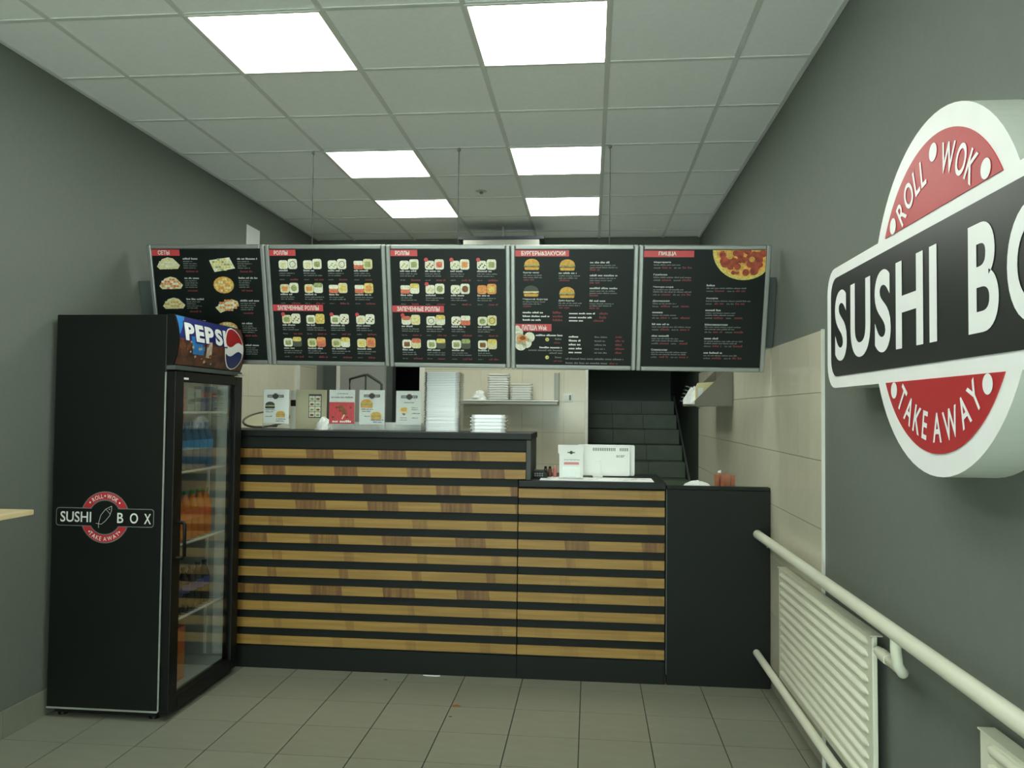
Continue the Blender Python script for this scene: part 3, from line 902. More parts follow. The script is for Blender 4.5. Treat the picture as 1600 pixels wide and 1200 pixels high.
# hanging rods from the ceiling
for x, lab in ((-1.785, 'thin metal rod hanging from the ceiling above the second menu board'), (-0.84, 'thin metal rod hanging from the ceiling above the middle menu board'), (0.108, 'thin metal rod hanging from the ceiling above the burger menu board')):
    rd = thing('hanging_rod', lab, 'rod', (x, 4.99, 2.1), group='rods holding the menu boards')
    obj('rod', MB().tube([(0, 0, 0.02), (0, 0, HC - 2.1 - 0.003)], 0.003, M_DARKGREY, 8), rd)
    obj('rod_cap', MB().lathe([(0.012, 0), (0.012, 0.012), (0.004, 0.02)], 10, M_STEEL, (0, 0, HC - 2.1 - 0.024)), rd)
    obj('rod_hook', MB().tube([(0, 0, 0.02), (0, -0.02, 0.0), (0, -0.25, 0.0)], 0.004, M_STEEL, 6), rd)

# ================================================================== WALL SIGN (right wall)
RES[0] = 8
SGY, SGZ, SGX = 2.185, 1.851, 0.89
sign = thing('shop_sign', 'round red, black and white shop sign mounted on the grey right wall', 'sign', (SGX, SGY, SGZ), (0, 0, -PI / 2))
DEP = XR - SGX - 0.002
RC, HB, LB = 0.4737, 0.2195, 0.962
# body: round drum and bar as one outline
a_ = math.asin(HB / RC)
outl = []
n = 26
for i in range(n + 1):
    t = a_ + (PI - 2 * a_) * i / n
    outl.append((RC * math.cos(t), RC * math.sin(t)))
rr = 0.09
for i in range(7):
    t = PI / 2 + PI / 2 * i / 6
    outl.append((-LB + rr + rr * math.cos(t), HB - rr + rr * math.sin(t)))
for i in range(7):
    t = PI + PI / 2 * i / 6
    outl.append((-LB + rr + rr * math.cos(t), -HB + rr + rr * math.sin(t)))
for i in range(n + 1):
    t = PI + a_ + (PI - 2 * a_) * i / n
    outl.append((RC * math.cos(t), RC * math.sin(t)))
for i in range(7):
    t = -PI / 2 + PI / 2 * i / 6
    outl.append((LB - rr + rr * math.cos(t), -HB + rr + rr * math.sin(t)))
for i in range(7):
    t = PI / 2 * i / 6
    outl.append((LB - rr + rr * math.cos(t), HB - rr + rr * math.sin(t)))
def ngon_fill(mb, poly, y, mt):
    """Fill a concave outline with triangles."""
    from mathutils.geometry import tessellate_polygon
    tris = tessellate_polygon([[Vector((p[0], p[1], 0)) for p in poly]])
    P = [(p[0], y, p[1]) for p in poly]
    fs = []
    for t in tris:
        a, b, c = (Vector((poly[i][0], poly[i][1])) for i in t)
        fs.append(tuple(t) if (b - a).cross(c - a) > 0 else tuple(reversed(t)))
    mb.mesh(P, fs, mt)
bd = MB()
ngon_fill(bd, outl, 0.0, M_WHITE)
m_ = len(outl)
bd.mesh([(p[0], 0.0, p[1]) for p in outl] + [(p[0], DEP, p[1]) for p in outl], [(i, i + m_, (i + 1) % m_ + m_, (i + 1) % m_) for i in range(m_)], M_SIGNSIDE)
obj('sign_body', bd, sign)
RI = 0.415
ai = math.asin(HB / RI)
for nm, sg_ in (('top', 1), ('bottom', -1)):
    seg_ = [(RI * math.cos(ai + (PI - 2 * ai) * i / 36), sg_ * RI * math.sin(ai + (PI - 2 * ai) * i / 36)) for i in range(37)]
    if sg_ < 0: seg_ = seg_[::-1]
    fl = obj('red_field', MB().prism(seg_, -0.003, 0.0, M_RED), sign)
    LT = []
    if sg_ > 0:
        arc_text(LT, 'ROLL', 0, 0, 0.345, 0.078, math.radians(133), math.radians(98), -0.0045, M_WHITE, bold=0.016)
        arc_text(LT, 'WOK', 0, 0, 0.345, 0.078, math.radians(82), math.radians(48), -0.0045, M_WHITE, bold=0.016)
    else:
        arc_text(LT, 'TAKE AWAY', 0, 0, 0.345, 0.078, math.radians(227), math.radians(313), -0.0045, M_WHITE, inner=True, bold=0.016)
    for o in LT: obj('letter', o, fl)
    for d in ((139.5, 90, 41) if sg_ > 0 else (-139, -41)):
        obj('dot', MB().flat(disc(0.372 * math.cos(math.radians(d)), 0.372 * math.sin(math.radians(d)), 0.024, None, 24), -0.0045, M_WHITE), fl)
bar = obj('black_bar', MB().prism(rrect(-LB + 0.055, LB - 0.055, -0.178, 0.181, 0.065, 6), -0.003, 0.0, M_SIGNBLACK), sign)
for word, xa, xb in (('SUSHI', -0.852, 0.018), ('BOX', 0.192, 0.845)):
    ws = [glyphs(ch, 0.026) for ch in word]
    tot = sum(g[3] - g[2] for g in ws) + 0.13 * (len(ws) - 1)
    x = xa
    for ch, g in zip(word, ws):
        w = (g[3] - g[2]) / tot * (xb - xa)
        mb = MB()
        text(mb, ch, x, x + w, -0.125, 0.128, -0.0045, M_WHITE, 0.026)
        obj('letter', mb, bar)
        x += w + 0.13 / tot * (xb - xa)
RES[0] = 4

# ================================================================== DRINKS FRIDGE
FX0, FX1, FY0, FY1 = -2.67, -2.09, 3.80, 4.57
DX = -2.04
LF = (-2.37, 4.185, 0)
fr = thing('drinks_fridge', 'tall black glass-door drinks fridge standing left of the counter', 'fridge', LF)
sh = MB()
sh.box(FX0, FX1, FY0, FY0 + 0.045, 0.05, 1.995, M_FRIDGE).box(FX0, FX1, FY1 - 0.045, FY1, 0.05, 1.995, M_FRIDGE)
sh.box(FX0, FX0 + 0.04, FY0 + 0.045, FY1 - 0.045, 0.05, 1.995, M_FRIDGE).box(FX0 + 0.04, FX1, FY0 + 0.045, FY1 - 0.045, 1.72, 1.995, M_FRIDGE)
sh.box(FX0 + 0.04, FX1, FY0 + 0.045, FY1 - 0.045, 0.05, 0.10, M_FRIDGE)
obj('cabinet', shifted(LF, sh), fr, bevel=0.004)
ln = MB()
ln.box(FX0 + 0.041, FX1 - 0.002, FY0 + 0.0455, FY0 + 0.052, 0.105, 1.715, M_LINER).box(FX0 + 0.041, FX1 - 0.002, FY1 - 0.052, FY1 - 0.0455, 0.105, 1.715, M_LINER)
ln.box(FX0 + 0.0405, FX0 + 0.048, FY0 + 0.052, FY1 - 0.052, 0.105, 1.715, M_LINER).box(FX0 + 0.041, FX1 - 0.002, FY0 + 0.052, FY1 - 0.052, 0.1005, 0.106, M_LINER)
obj('liner', shifted(LF, ln), fr)
ft = MB()
for x in (FX0 + 0.05, FX1 - 0.05):
    for y in (FY0 + 0.06, FY1 - 0.06):
        f1 = MB().lathe([(0.025, 0.0), (0.025, 0.015), (0.015, 0.05)], 10, M_RUBBER, (x, y, 0))
        obj('foot', shifted(LF, f1), fr)
obj('base_grille', shifted(LF, MB().box(FX0 + 0.03, FX1 - 0.02, FY0 + 0.02, FY1 - 0.02, 0.02, 0.05, M_RUBBER)), fr)
# silver edging on the side panel
ed = MB()
ed.box(FX1 - 0.004, FX1 + 0.003, FY0 - 0.003, FY0 + 0.004, 0.05, 1.71, M_SILVER)
obj('edge_trim', shifted(LF, ed), fr)
obj('bottom_trim', shifted(LF, MB().box(FX0, FX1 - 0.004, FY0 - 0.003, FY0 + 0.004, 0.044, 0.052, M_SILVER)), fr)
for i, z in enumerate((1.508, 1.198, 0.826, 0.447)):
    s = MB()
    s.tube([(-2.10, FY0 + 0.056, z), (-2.10, FY1 - 0.056, z)], 0.007, M_WIRE, 8)
    s.tube([(-2.60, FY0 + 0.056, z), (-2.60, FY1 - 0.056, z)], 0.005, M_WIRE, 6)
    for k in range(14):
        y = FY0 + 0.075 + k * 0.0475
        s.tube([(-2.60, y, z), (-2.105, y, z)], 0.0022, M_WIRE, 5)
    obj('shelf', shifted(LF, s), fr)
obj('shelf_upright', shifted(LF, MB().box(-2.215, -2.203, FY1 - 0.064, FY1 - 0.0525, 0.12, 1.70, M_WIRE)), fr)
obj('wall_strip', shifted(LF, MB().box(-2.165, -2.098, FY1 - 0.056, FY1 - 0.0525, 0.12, 1.66, M_WIRE)), fr)
# door: black frame around the pane
dr = MB()
DZ0, DZ1 = 0.035, 1.715
GY0, GY1, GZ0, GZ1 = 3.885, 4.485, 0.10, 1.665
door = obj('door', shifted(LF, MB().box(FX1 + 0.006, DX, FY0 + 0.002, GY0, DZ0, DZ1, M_RUBBER).box(FX1 + 0.006, DX, GY1, FY1 - 0.002, DZ0, DZ1, M_RUBBER)
    .box(FX1 + 0.006, DX, GY0, GY1, DZ0, GZ0, M_RUBBER).box(FX1 + 0.006, DX, GY0, GY1, GZ1, DZ1, M_RUBBER)), fr, bevel=0.004)
obj('glass_pane', shifted(LF, MB().box(-2.062, -2.056, GY0, GY1, GZ0, GZ1, M_GLASS)), door)
hd = MB()
hd.tube([(DX, 3.845, 0.965), (DX + 0.035, 3.845, 0.965), (DX + 0.042, 3.845, 0.955), (DX + 0.042, 3.845, 0.80), (DX + 0.035, 3.845, 0.79), (DX, 3.845, 0.79)], 0.009, M_RUBBER, 8)
obj('handle', shifted(LF, hd), door)
obj('badge', shifted(LF, MB().box(DX, DX + 0.003, 3.88, 3.925, 1.676, 1.686, M_WHITE)), door)
obj('corner_clip', shifted(LF, MB().box(-2.09, -2.035, 4.51, 4.575, 1.722, 1.732, M_SILVER)), fr)
obj('door_seal', shifted(LF, MB().box(FX1, FX1 + 0.006, FY0 + 0.03, GY0, DZ0 + 0.03, DZ1 - 0.02, M_RUBBER).box(FX1, FX1 + 0.006, GY1, FY1 - 0.03, DZ0 + 0.03, DZ1 - 0.02, M_RUBBER)), fr)
# header light box with a bulged printed front
HZ0, HZ1 = 1.745, 1.998
def bulge(z):
    t = (z - HZ0) / (HZ1 - HZ0)
    return DX - 0.045 + 0.05 * (1 - (2 * t - 1) ** 2) * 0.5 + 0.028
def onface(y, z, off):
    return (bulge(z) + off, y, z)
hb = MB()
NS = 10
zs = [HZ0 + (HZ1 - HZ0) * i / NS for i in range(NS + 1)]
prof = [(FX1 - 0.0, HZ0)] + [(bulge(z), z) for z in zs] + [(FX1 - 0.0, HZ1)]
hb.mesh([(x, FY0, z) for x, z in prof] + [(x, FY1, z) for x, z in prof], [tuple(range(len(prof)))] + [tuple(range(2 * len(prof) - 1, len(prof) - 1, -1))]
        + [(i, i + len(prof), (i + 1) % len(prof) + len(prof), (i + 1) % len(prof)) for i in range(len(prof))], M_RUBBER)
head = obj('header_box', shifted(LF, hb), fr)
obj('header_lip', shifted(LF, MB().box(FX1, DX - 0.004, FY0, FY1, 1.722, 1.744, M_DARKGREY)), fr, bevel=0.003)
def strips(mb, fl, fr_, z0, z1, off, mt, n=12):
    for i in range(n):
        a, b = z0 + (z1 - z0) * i / n, z0 + (z1 - z0) * (i + 1) / n
        mb.face([onface(fl(a), a, off), onface(fr_(a), a, off), onface(fr_(b), b, off), onface(fl(b), b, off)], mt)
M_COLA = smat('cola_photo', (92, 52, 34), rough=0.4, noise=0.75, scale=22)
M_ICE = smat('ice_photo', (196, 178, 158), rough=0.4, noise=0.3, scale=30)
M_BLUE = smat('header_blue', (28, 40, 120), rough=0.4)
M_CYAN = smat('header_cyan', (40, 128, 205), rough=0.4)
M_NAVY = smat('globe_blue', (24, 44, 104), rough=0.35)
M_DEEPRED = smat('globe_red', (172, 34, 38), rough=0.35)
mb = MB()
strips(mb, lambda z: FY0 + 0.012, lambda z: FY1 - 0.012, HZ0 + 0.006, HZ1 - 0.004, 0.0012, M_COLA)
strips(mb, lambda z: FY0 + 0.012, lambda z: FY1 - 0.10, HZ1 - 0.115 , HZ1 - 0.004, 0.0018, M_BLUE, 6)
strips(mb, lambda z: FY0 + 0.012, lambda z: FY0 + 0.012 + 0.085 * max(0.0, (z - 1.895) / 0.10), 1.90, HZ1 - 0.004, 0.0024, M_CYAN, 5)
strips(mb, lambda z: 3.93 + 0.30 * max(0, 1.90 - z), lambda z: 4.06 + 0.35 * max(0, 1.90 - z) - 0.6 * max(0, 1.845 - z), 1.81, 1.90, 0.0024, M_CYAN, 6)
strips(mb, lambda z: 4.10, lambda z: 4.16, 1.80, 1.885, 0.0024, M_ICE, 5)
R6 = random.Random(3)
for q in range(26):
    y, z = R6.uniform(3.84, 4.22), R6.uniform(1.76, 1.87)
    s = R6.uniform(0.006, 0.016)
    mb.face([onface(y - s, z, 0.003), onface(y, z - s * 0.7, 0.003), onface(y + s, z, 0.003), onface(y, z + s * 0.7, 0.003)], M_ICE if q % 3 == 0 else M_BROWN)
obj('header_print', shifted(LF, mb), head)
ws = [glyphs(ch_, 0.05) for ch_ in 'PEPSI']
gap_ = 0.10
tot = sum(g[3] - g[2] for g in ws) + gap_ * 4
xx = 3.867
for ch_, g in zip('PEPSI', ws):
    w_ = (g[3] - g[2]) / tot * (4.328 - 3.867)
    mb = MB()
    text(mb, ch_, xx - 0.007, xx + w_ + 0.007, 1.868, 1.972, 0, M_BLUE, 0.085, fn=lambda a, b: onface(a, b, 0.0056))
    text(mb, ch_, xx, xx + w_, 1.875, 1.965, 0, M_WHITE, 0.05, fn=lambda a, b: onface(a, b, 0.0066))
    obj('letter', shifted(LF, mb), head)
    xx += w_ + gap_ / tot * (4.328 - 3.867)
mb = MB()
gc, gr = (4.425, 1.872), 0.120
def ch(r_): return lambda z: math.sqrt(max(0, r_ * r_ - (z - gc[1]) ** 2))
c1, c2 = ch(gr), ch(gr - 0.008)
strips(mb, lambda z: gc[0] - c1(z), lambda z: gc[0] + c1(z), gc[1] - gr, gc[1] + gr, 0.0036, M_WHITE, 28)
def wave_part(mb, mt, top, r_=gr - 0.008):
    n = 24
    for i in range(n):
        y0, y1 = gc[0] - r_ + 2 * r_ * i / n, gc[0] - r_ + 2 * r_ * (i + 1) / n
        def wz(y): return gc[1] + (0.022 if top else -0.030) + 0.016 * math.sin((y - gc[0]) / r_ * PI) 
        def ez(y): return math.sqrt(max(0, r_ * r_ - (y - gc[0]) ** 2)) * (1 if top else -1) + gc[1]
        def lim(y): return max(wz(y), gc[1] - 0) if top else wz(y)
        a0, a1, b0, b1 = wz(y0), wz(y1), ez(y0), ez(y1)
        if top: b0, b1 = max(a0, b0), max(a1, b1)
        else: b0, b1 = min(a0, b0), min(a1, b1)
        inside0, inside1 = abs(a0 - gc[1]) <= abs(ez(y0) - gc[1]) + 1e-6, abs(a1 - gc[1]) <= abs(ez(y1) - gc[1]) + 1e-6
        if not (inside0 and inside1): continue
        m = 5
        for k in range(m):
            p, q = k / m, (k + 1) / m
            Q = [onface(y0, a0 + (b0 - a0) * p, 0.0046), onface(y1, a1 + (b1 - a1) * p, 0.0046), onface(y1, a1 + (b1 - a1) * q, 0.0046), onface(y0, a0 + (b0 - a0) * q, 0.0046)]
            mb.face(Q if top else Q[::-1], mt)
wave_part(mb, M_DEEPRED, True)
wave_part(mb, M_NAVY, False)
obj('globe_emblem', shifted(LF, mb), head)
# round logo on the side panel
lx, lz, ly = -2.389, 0.988, FY0
mb = MB()
ys = [ly - 0.0008 * k for k in range(1, 7)]
RO, RN = 0.128, 0.082
mb.flat(disc(lx, lz, RO, None, 48), ys[0], M_PGREY)
mb.ring(lx, lz, RN + 0.006, RO - 0.005, 0, 2 * PI, ys[1], M_RED, 56)
mb.flat(disc(lx, lz, RN, None, 40), ys[1], M_FRIDGE)
bar_o = rrect(lx - 0.256, lx + 0.256, lz - 0.0455, lz + 0.0455, 0.016)
mb.prism(bar_o, ys[2], ys[1], M_PGREY)
bar_i = rrect(lx - 0.252, lx + 0.252, lz - 0.0415, lz + 0.0415, 0.013)
mb.flat(bar_i, ys[3], M_FRIDGE)
mb.flat(disc(lx, lz, RN, None, 40), ys[3] - 0.0002, M_FRIDGE)
logo = obj('side_logo', shifted(LF, mb), fr)
for w_, xa, xb, za, zb in (('SUSHI', -0.232, -0.070, -0.026, 0.026), ('B', 0.066, 0.098, -0.026, 0.024), ('O', 0.132, 0.174, -0.027, 0.024), ('X', 0.206, 0.241, -0.028, 0.022)):
    mb = MB()
    text(mb, w_, lx + xa, lx + xb, lz + za, lz + zb, ys[4], M_PRINT, 0.012)
    obj('lettering', shifted(LF, mb), logo)
for w_, r0, r1, inn in (('ROLL', 128, 96, False), ('WOK', 84, 51, False), ('TAKE AWAY', 225, 315, True)):
    mb = MB()
    arc_text(mb, w_, lx, lz, 0.1055, 0.021, math.radians(r0), math.radians(r1), ys[4], M_PRINT, inner=inn, bold=0.012)
    obj('lettering', shifted(LF, mb), logo)
for d in (137, 90, 43, -138, -42):
    obj('dot', shifted(LF, MB().flat(disc(lx + 0.1055 * math.cos(math.radians(d)), lz + 0.1055 * math.sin(math.radians(d)), 0.0045, None, 8), ys[4], M_PRINT)), logo)
mb = MB()
fish = [(-0.030, -0.052), (-0.031, -0.03), (-0.020, 0.01), (0.004, 0.04), (0.036, 0.056), (0.036, 0.036), (0.026, 0.008), (0.004, -0.018), (-0.016, -0.034), (-0.045, -0.030)]
for p, q in zip(fish[:-1], fish[1:]):
    mb.tube([(lx + p[0], ys[4], lz + p[1]), (lx + q[0], ys[4], lz + q[1])], 0.0011, M_PRINT, 4)
mb.tube([(lx + 0.006, ys[4], lz + 0.04), (lx + 0.03, ys[4], lz + 0.016)], 0.0010, M_PRINT, 4)
mb.flat(disc(lx + 0.024, lz + 0.040, 0.003, None, 8), ys[4], M_PRINT)
obj('fish_outline', shifted(LF, mb), logo)

# drinks in the fridge
ORD = ['first', 'second', 'third', 'fourth', 'fifth', 'sixth', 'seventh', 'eighth', 'ninth', 'tenth', 'eleventh', 'twelfth', 'thirteenth', 'fourteenth', 'fifteenth', 'sixteenth', 'seventeenth', 'eighteenth', 'nineteenth']
TENS = {20: 'twent', 30: 'thirt'}
def ordinal(n):
    if n < 20: return ORD[n - 1]
    t, u = n // 10 * 10, n % 10
    return TENS[t] + ('ieth' if u == 0 else 'y-' + ORD[u - 1])
def tint(name, srgb, rough=0.15):
    return smat(name, srgb, rough=rough, noise=0.05)
def bottle(name, label, group, loc, h, r, cbody, ccap, clabel):
    t = thing(name, label, 'bottle', loc, group=group)
    obj('bottle_body', MB().lathe([(r * .85, 0), (r, .01), (r, h * .30), (r * .93, h * .36), (r, h * .42), (r, h * .62), (r * .8, h * .74), (r * .36, h * .90), (r * .34, h * .93)], 14, cbody), t)
    obj('cap', MB().lathe([(r * .42, 0), (r * .42, h * .055), (r * .36, h * .07)], 12, ccap, (0, 0, h * .93)), t)
    obj('bottle_label', MB().lathe([(r * 1.02, 0), (r * 1.02, h * .2)], 14, clabel, (0, 0, h * .42), caps=False), t)
    return t
SH = {1: (1.198 + .0075), 2: (0.826 + .0075), 3: (0.447 + .0075)}
kinds = {1: ('water_bottle', 'blue water bottle with light label on the upper fridge shelf', 'water bottles in the fridge', 0.25, 0.033, tint('water_blue', (64, 106, 138)), tint('cap_blue', (40, 80, 150)), tint('label_cyan', (84, 156, 206), .4)),
         2: ('orange_soda_bottle', 'orange soda bottle with green cap on the middle fridge shelf', 'orange soda bottles in the fridge', 0.255, 0.033, tint('orange_soda', (206, 112, 34)), tint('cap_green', (46, 122, 56)), tint('label_orange', (226, 110, 50), .4)),
         3: ('cola_bottle', 'dark cola bottle with blue label on the lower fridge shelf', 'cola bottles in the fridge', 0.23, 0.032, tint('cola', (40, 34, 36)), tint('cap_dark', (36, 40, 70)), tint('label_violet', (70, 76, 140), .4))}
for sidx, (nm, lab, grp, h, r, cb, cc, cl) in kinds.items():
    pr = None
    for k in range(7):
        loc = (-2.15, 3.905 + 0.0765 * k, SH[sidx])
        lb = lab.replace('bottle with', 'bottle, %s from near, with' % ordinal(k + 1))
        if pr is None: pr = bottle(nm, lb, grp, loc, h, r, cb, cc, cl)
        else: dup(pr, loc, lb)
# top shelf: cartons and cans
def carton(name, label, loc, w, d, h, col, band, bandcol):
    t = thing(name, label, 'carton', loc)
    obj('carton_body', MB().box(-d / 2, d / 2, -w / 2, w / 2, 0, h, col), t, bevel=0.004)
    obj('carton_band', MB().box(d / 2, d / 2 + 0.001, -w / 2 + 0.006, w / 2 - 0.006, h * band[0], h * band[1], bandcol), t)
    return t
zt = 1.508 + 0.0075
carton('juice_carton', 'orange juice carton on the top fridge shelf', (-2.16, 4.04, zt), 0.07, 0.07, 0.13, tint('carton_orange', (206, 110, 74), .5), (0.45, 0.85), tint('carton_red', (190, 70, 60), .5))
carton('milk_carton', 'pale grey carton beside the orange one on the top fridge shelf', (-2.16, 4.125, zt), 0.075, 0.07, 0.125, tint('carton_grey', (160, 166, 160), .5), (0.3, 0.5), M_PGREY)
carton('milk_carton', 'greenish white carton in the middle of the top fridge shelf', (-2.16, 4.205, zt), 0.06, 0.07, 0.12, tint('carton_pale', (148, 158, 146), .5), (0.55, 0.7), M_GREEN)
for q, y in enumerate((4.275, 4.345, 4.415)):
    t = thing('drink_can', '%s dark blue drink can from the near side on the top fridge shelf' % ordinal(q + 1), 'can', (-2.155, y, zt), group='blue cans in the fridge')
    obj('can_body', MB().lathe([(0.024, 0), (0.031, 0.012), (0.031, 0.125), (0.025, 0.138)], 16, tint('can_blue', (28, 42, 120), .3)), t)
    obj('can_print', MB().lathe([(0.0315, 0), (0.0315, 0.03)], 16, tint('can_red', (150, 40, 60), .3), (0, 0, 0.075), caps=False), t)
    obj('can_lid', MB().lathe([(0.025, 0), (0.023, 0.003)], 16, M_SILVER, (0, 0, 0.138)), t)
bx = thing('drinks_box', 'orange cardboard box standing on the fridge floor', 'box', (-2.20, 4.02, 0.107))
obj('box_body', MB().box(-0.10, 0.07, -0.11, 0.11, 0, 0.27, tint('box_orange', (204, 102, 50), .6)), bx, bevel=0.003)
obj('box_flap', MB().box(-0.10, 0.07, -0.112, 0.112, 0.27, 0.275, tint('box_red', (196, 80, 50), .6)), bx)
obj('box_front', MB().box(0.07, 0.072, -0.10, 0.10, 0.02, 0.14, tint('box_amber', (206, 130, 60), .6)), bx)

# ================================================================== RADIATORS AND PIPES
def radiator(y0, y1, label, zc1=0.757):
    zc0 = zc1 - 0.559
    L = (0.975, (y0 + y1) / 2, zc0)
    t = thing('radiator', label, 'radiator', L, (-0.02, 0, 0))
    hl, H = (y1 - y0) / 2, zc1 - zc0
    obj('radiator_panel', MB().box(-0.006, 0.012, -hl, hl, 0, H, M_RAD), t, bevel=0.004)
    nr = 12
    for i in range(nr):
        z = 0.045 + (H - 0.075) * i / (nr - 1)
        rib = MB()
        rib.tube([(-0.006, -hl + 0.045, z), (-0.006, -hl + 0.07, z), (-0.006, hl - 0.07, z), (-0.006, hl - 0.045, z)], [0.004, 0.0135, 0.0135, 0.004], M_RAD, 10)
        obj('rib', rib, t)
    for y in (-hl + 0.2, hl - 0.2):
        obj('bracket', MB().box(0.012, 0.030, y - 0.015, y + 0.015, 0.03, H - 0.03, M_RAD), t)
    obj('top_cover', MB().box(-0.012, 0.03, -hl + 0.002, hl - 0.002, H, H + 0.004, M_RAD), t)
    return t
radiator(2.90, 4.29, 'white ribbed steel radiator on the right wall beside the counter')
radiator(0.72, 2.13, 'white radiator nearest the camera, cut off at the lower right corner', 0.772)
PXX = 0.935
PT = (0.858, 0.870)
pipe = thing('heating_pipe', 'white upper heating pipe running along the right wall above the radiators', 'pipe', (PXX, 2.0, 0.85))
def pz_(y): return PT[0] + (PT[1] - PT[0]) * (4.5 - y) / 2.6
mb = MB().tube([(0, 4.66 - 2.0, pz_(4.66) - 0.85), (0, -2.5 - 2.0, pz_(-2.5) - 0.85)], 0.0245, M_RAD, 16)
obj('pipe_run', mb, pipe)
yb_ = 2.60
def bend(yb_, ye):
    z = pz_(yb_) - 0.85
    zr = 0.742 - 0.85
    P = [(0, yb_ - 2, z), (0.0, yb_ - 2, z - 0.05), (0.005, yb_ - 2, zr + 0.03)]
    for k in range(1, 6):
        a = PI / 2 * k / 5
        P.append((0.005 + 0.03 * k / 5, yb_ - 2 + 0.035 * (1 - math.cos(a)), zr + 0.03 - 0.035 * math.sin(a)))
    P.append((0.038, ye - 2, zr - 0.005))
    return MB().tube(P, 0.0165, M_RAD, 12)
obj('pipe_bend', bend(2.60, 2.865), pipe)
obj('pipe_nut', MB().tube([(0.038, 2.76 - 2, 0.738 - 0.85), (0.038, 2.82 - 2, 0.738 - 0.85)], 0.022, M_RAD, 6), pipe)
obj('pipe_clip', MB().tube([(0, 4.42 - 2, pz_(4.42) - 0.85 - 0.03), (0.06, 4.42 - 2, pz_(4.42) - 0.85 - 0.03)], 0.006, M_RAD, 6), pipe)
p2 = thing('heating_pipe', 'white lower heating pipe running near the floor in front of the radiator', 'pipe', (PXX, 2.0, 0.2))
obj('pipe_run', MB().tube([(-0.005, 4.66 - 2, 0.0), (-0.005, -2.5 - 2, 0.02)], 0.0195, M_RAD, 14), p2)
obj('pipe_bend', MB().tube([(0, 2.64 - 2, 0.01), (0.02, 2.66 - 2, 0.06), (0.038, 2.72 - 2, 0.085), (0.038, 2.865 - 2, 0.085)], 0.013, M_RAD, 10), p2)

# ================================================================== LEFT WALL TABLE, WALL BOX
tb = thing('bar_table', 'narrow pale wooden bar table along the left wall', 'table', (-2.5, 2.3, 0))
obj('tabletop', MB().box(-0.198, 0.172, -0.9, 0.90, 1.078, 1.1, M_TABLE), tb, bevel=0.003)
for y in (-0.62, 0.62):
    obj('leg', MB().box(0.135, 0.165, y - 0.015, y + 0.015, 0, 1.078, M_RUBBER), tb, bevel=0.002)
obj('apron', MB().box(0.138, 0.162, -0.605, 0.605, 1.03, 1.078, M_RUBBER), tb)
vb = thing('wall_box', 'pale flat box on the left wall above the leftmost menu board', 'box', (XL, 6.17, 2.62))
obj('box_body', MB().box(0.0, 0.012, -0.12, 0.12, 0.0, 0.355, M_PLASTIC), vb, bevel=0.003)
obj('box_cover', MB().box(0.012, 0.016, -0.105, 0.105, 0.015, 0.34, M_PLASTIC), vb)
hd_ = thing('vent_duct', 'pale ventilation duct under the ceiling at the back of the kitchen', 'duct', (-0.80, 7.2, 2.96))
obj('duct_body', MB().box(-0.34, 0.34, -0.15, 0.15, 0.0, 0.09, M_STEEL), hd_, bevel=0.004)
obj('duct_film', MB().box(-0.38, 0.38, -0.16, 0.16, 0.09, 0.115, smat('blue_film', (38, 46, 58), rough=0.5)), hd_)
obj('duct_strap', MB().box(-0.01, 0.01, -0.01, 0.01, 0.115, HC - 2.96, M_STEEL), hd_)
sd = thing('sprinkler_head', 'small metal detector fitted in the ceiling between the lamps', 'detector', (-0.837, 6.015, HC))
obj('detector_base', MB().lathe([(0.030, 0.0), (0.045, 0.004)], 14, M_SILVER, (0, 0, -0.004)), sd)
obj('detector_tip', MB().lathe([(0.010, 0.0), (0.016, 0.012), (0.012, 0.016)], 10, M_PGREY, (0, 0, -0.02)), sd)

# ================================================================== KITCHEN SHELVES AND THEIR CONTENTS
sf = thing('wall_shelf', 'grey metal shelf on the tiled back wall behind the counter', 'shelf', (-0.80, 7.56, 1.59))
obj('shelf_board', MB().box(-0.55, 0.50, -0.15, 0.148, 0.0, 0.032, M_STEEL), sf, bevel=0.006)
obj('shelf_lip', MB().tube([(-0.55, -0.148, 0.036), (0.50, -0.148, 0.036)], 0.008, M_SILVER, 8), sf)
obj('shelf_upright', MB().box(0.455, 0.50, 0.10, 0.148, 0.032, 0.31, M_STEEL), sf, bevel=0.003)
obj('shelf_upright', MB().box(-0.55, -0.505, 0.10, 0.148, 0.032, 0.31, M_STEEL), sf, bevel=0.003)
def tub(label, loc, w, d, h):
    t = thing('food_container', label, 'container', loc)
    mb = MB()
    for i in range(int(h / 0.022)):
        z = i * 0.022
        mb.prism(rrect(-w / 2, w / 2, -d / 2, d / 2, 0.02, 3), z + 0.014, z + 0.0215, M_PLASTIC, axis='z')
        mb.prism(rrect(-w / 2 + 0.008, w / 2 - 0.008, -d / 2 + 0.008, d / 2 - 0.008, 0.02, 3), z, z + 0.014, M_PLASTIC, axis='z')
    obj('container_body', mb, t)
    obj('container_lid', MB().prism(rrect(-w / 2 + .004, w / 2 - .004, -d / 2 + .004, d / 2 - .004, 0.02, 3), h, h + 0.012, M_PLASTIC, axis='z'), t)
    return t
tub('taller white container stack standing on the back wall shelf', (-0.855, 7.50, 1.630), 0.205, 0.16, 0.235)
tub('lower white container stack at the right on the back wall shelf', (-0.642, 7.50, 1.630), 0.205, 0.16, 0.145)
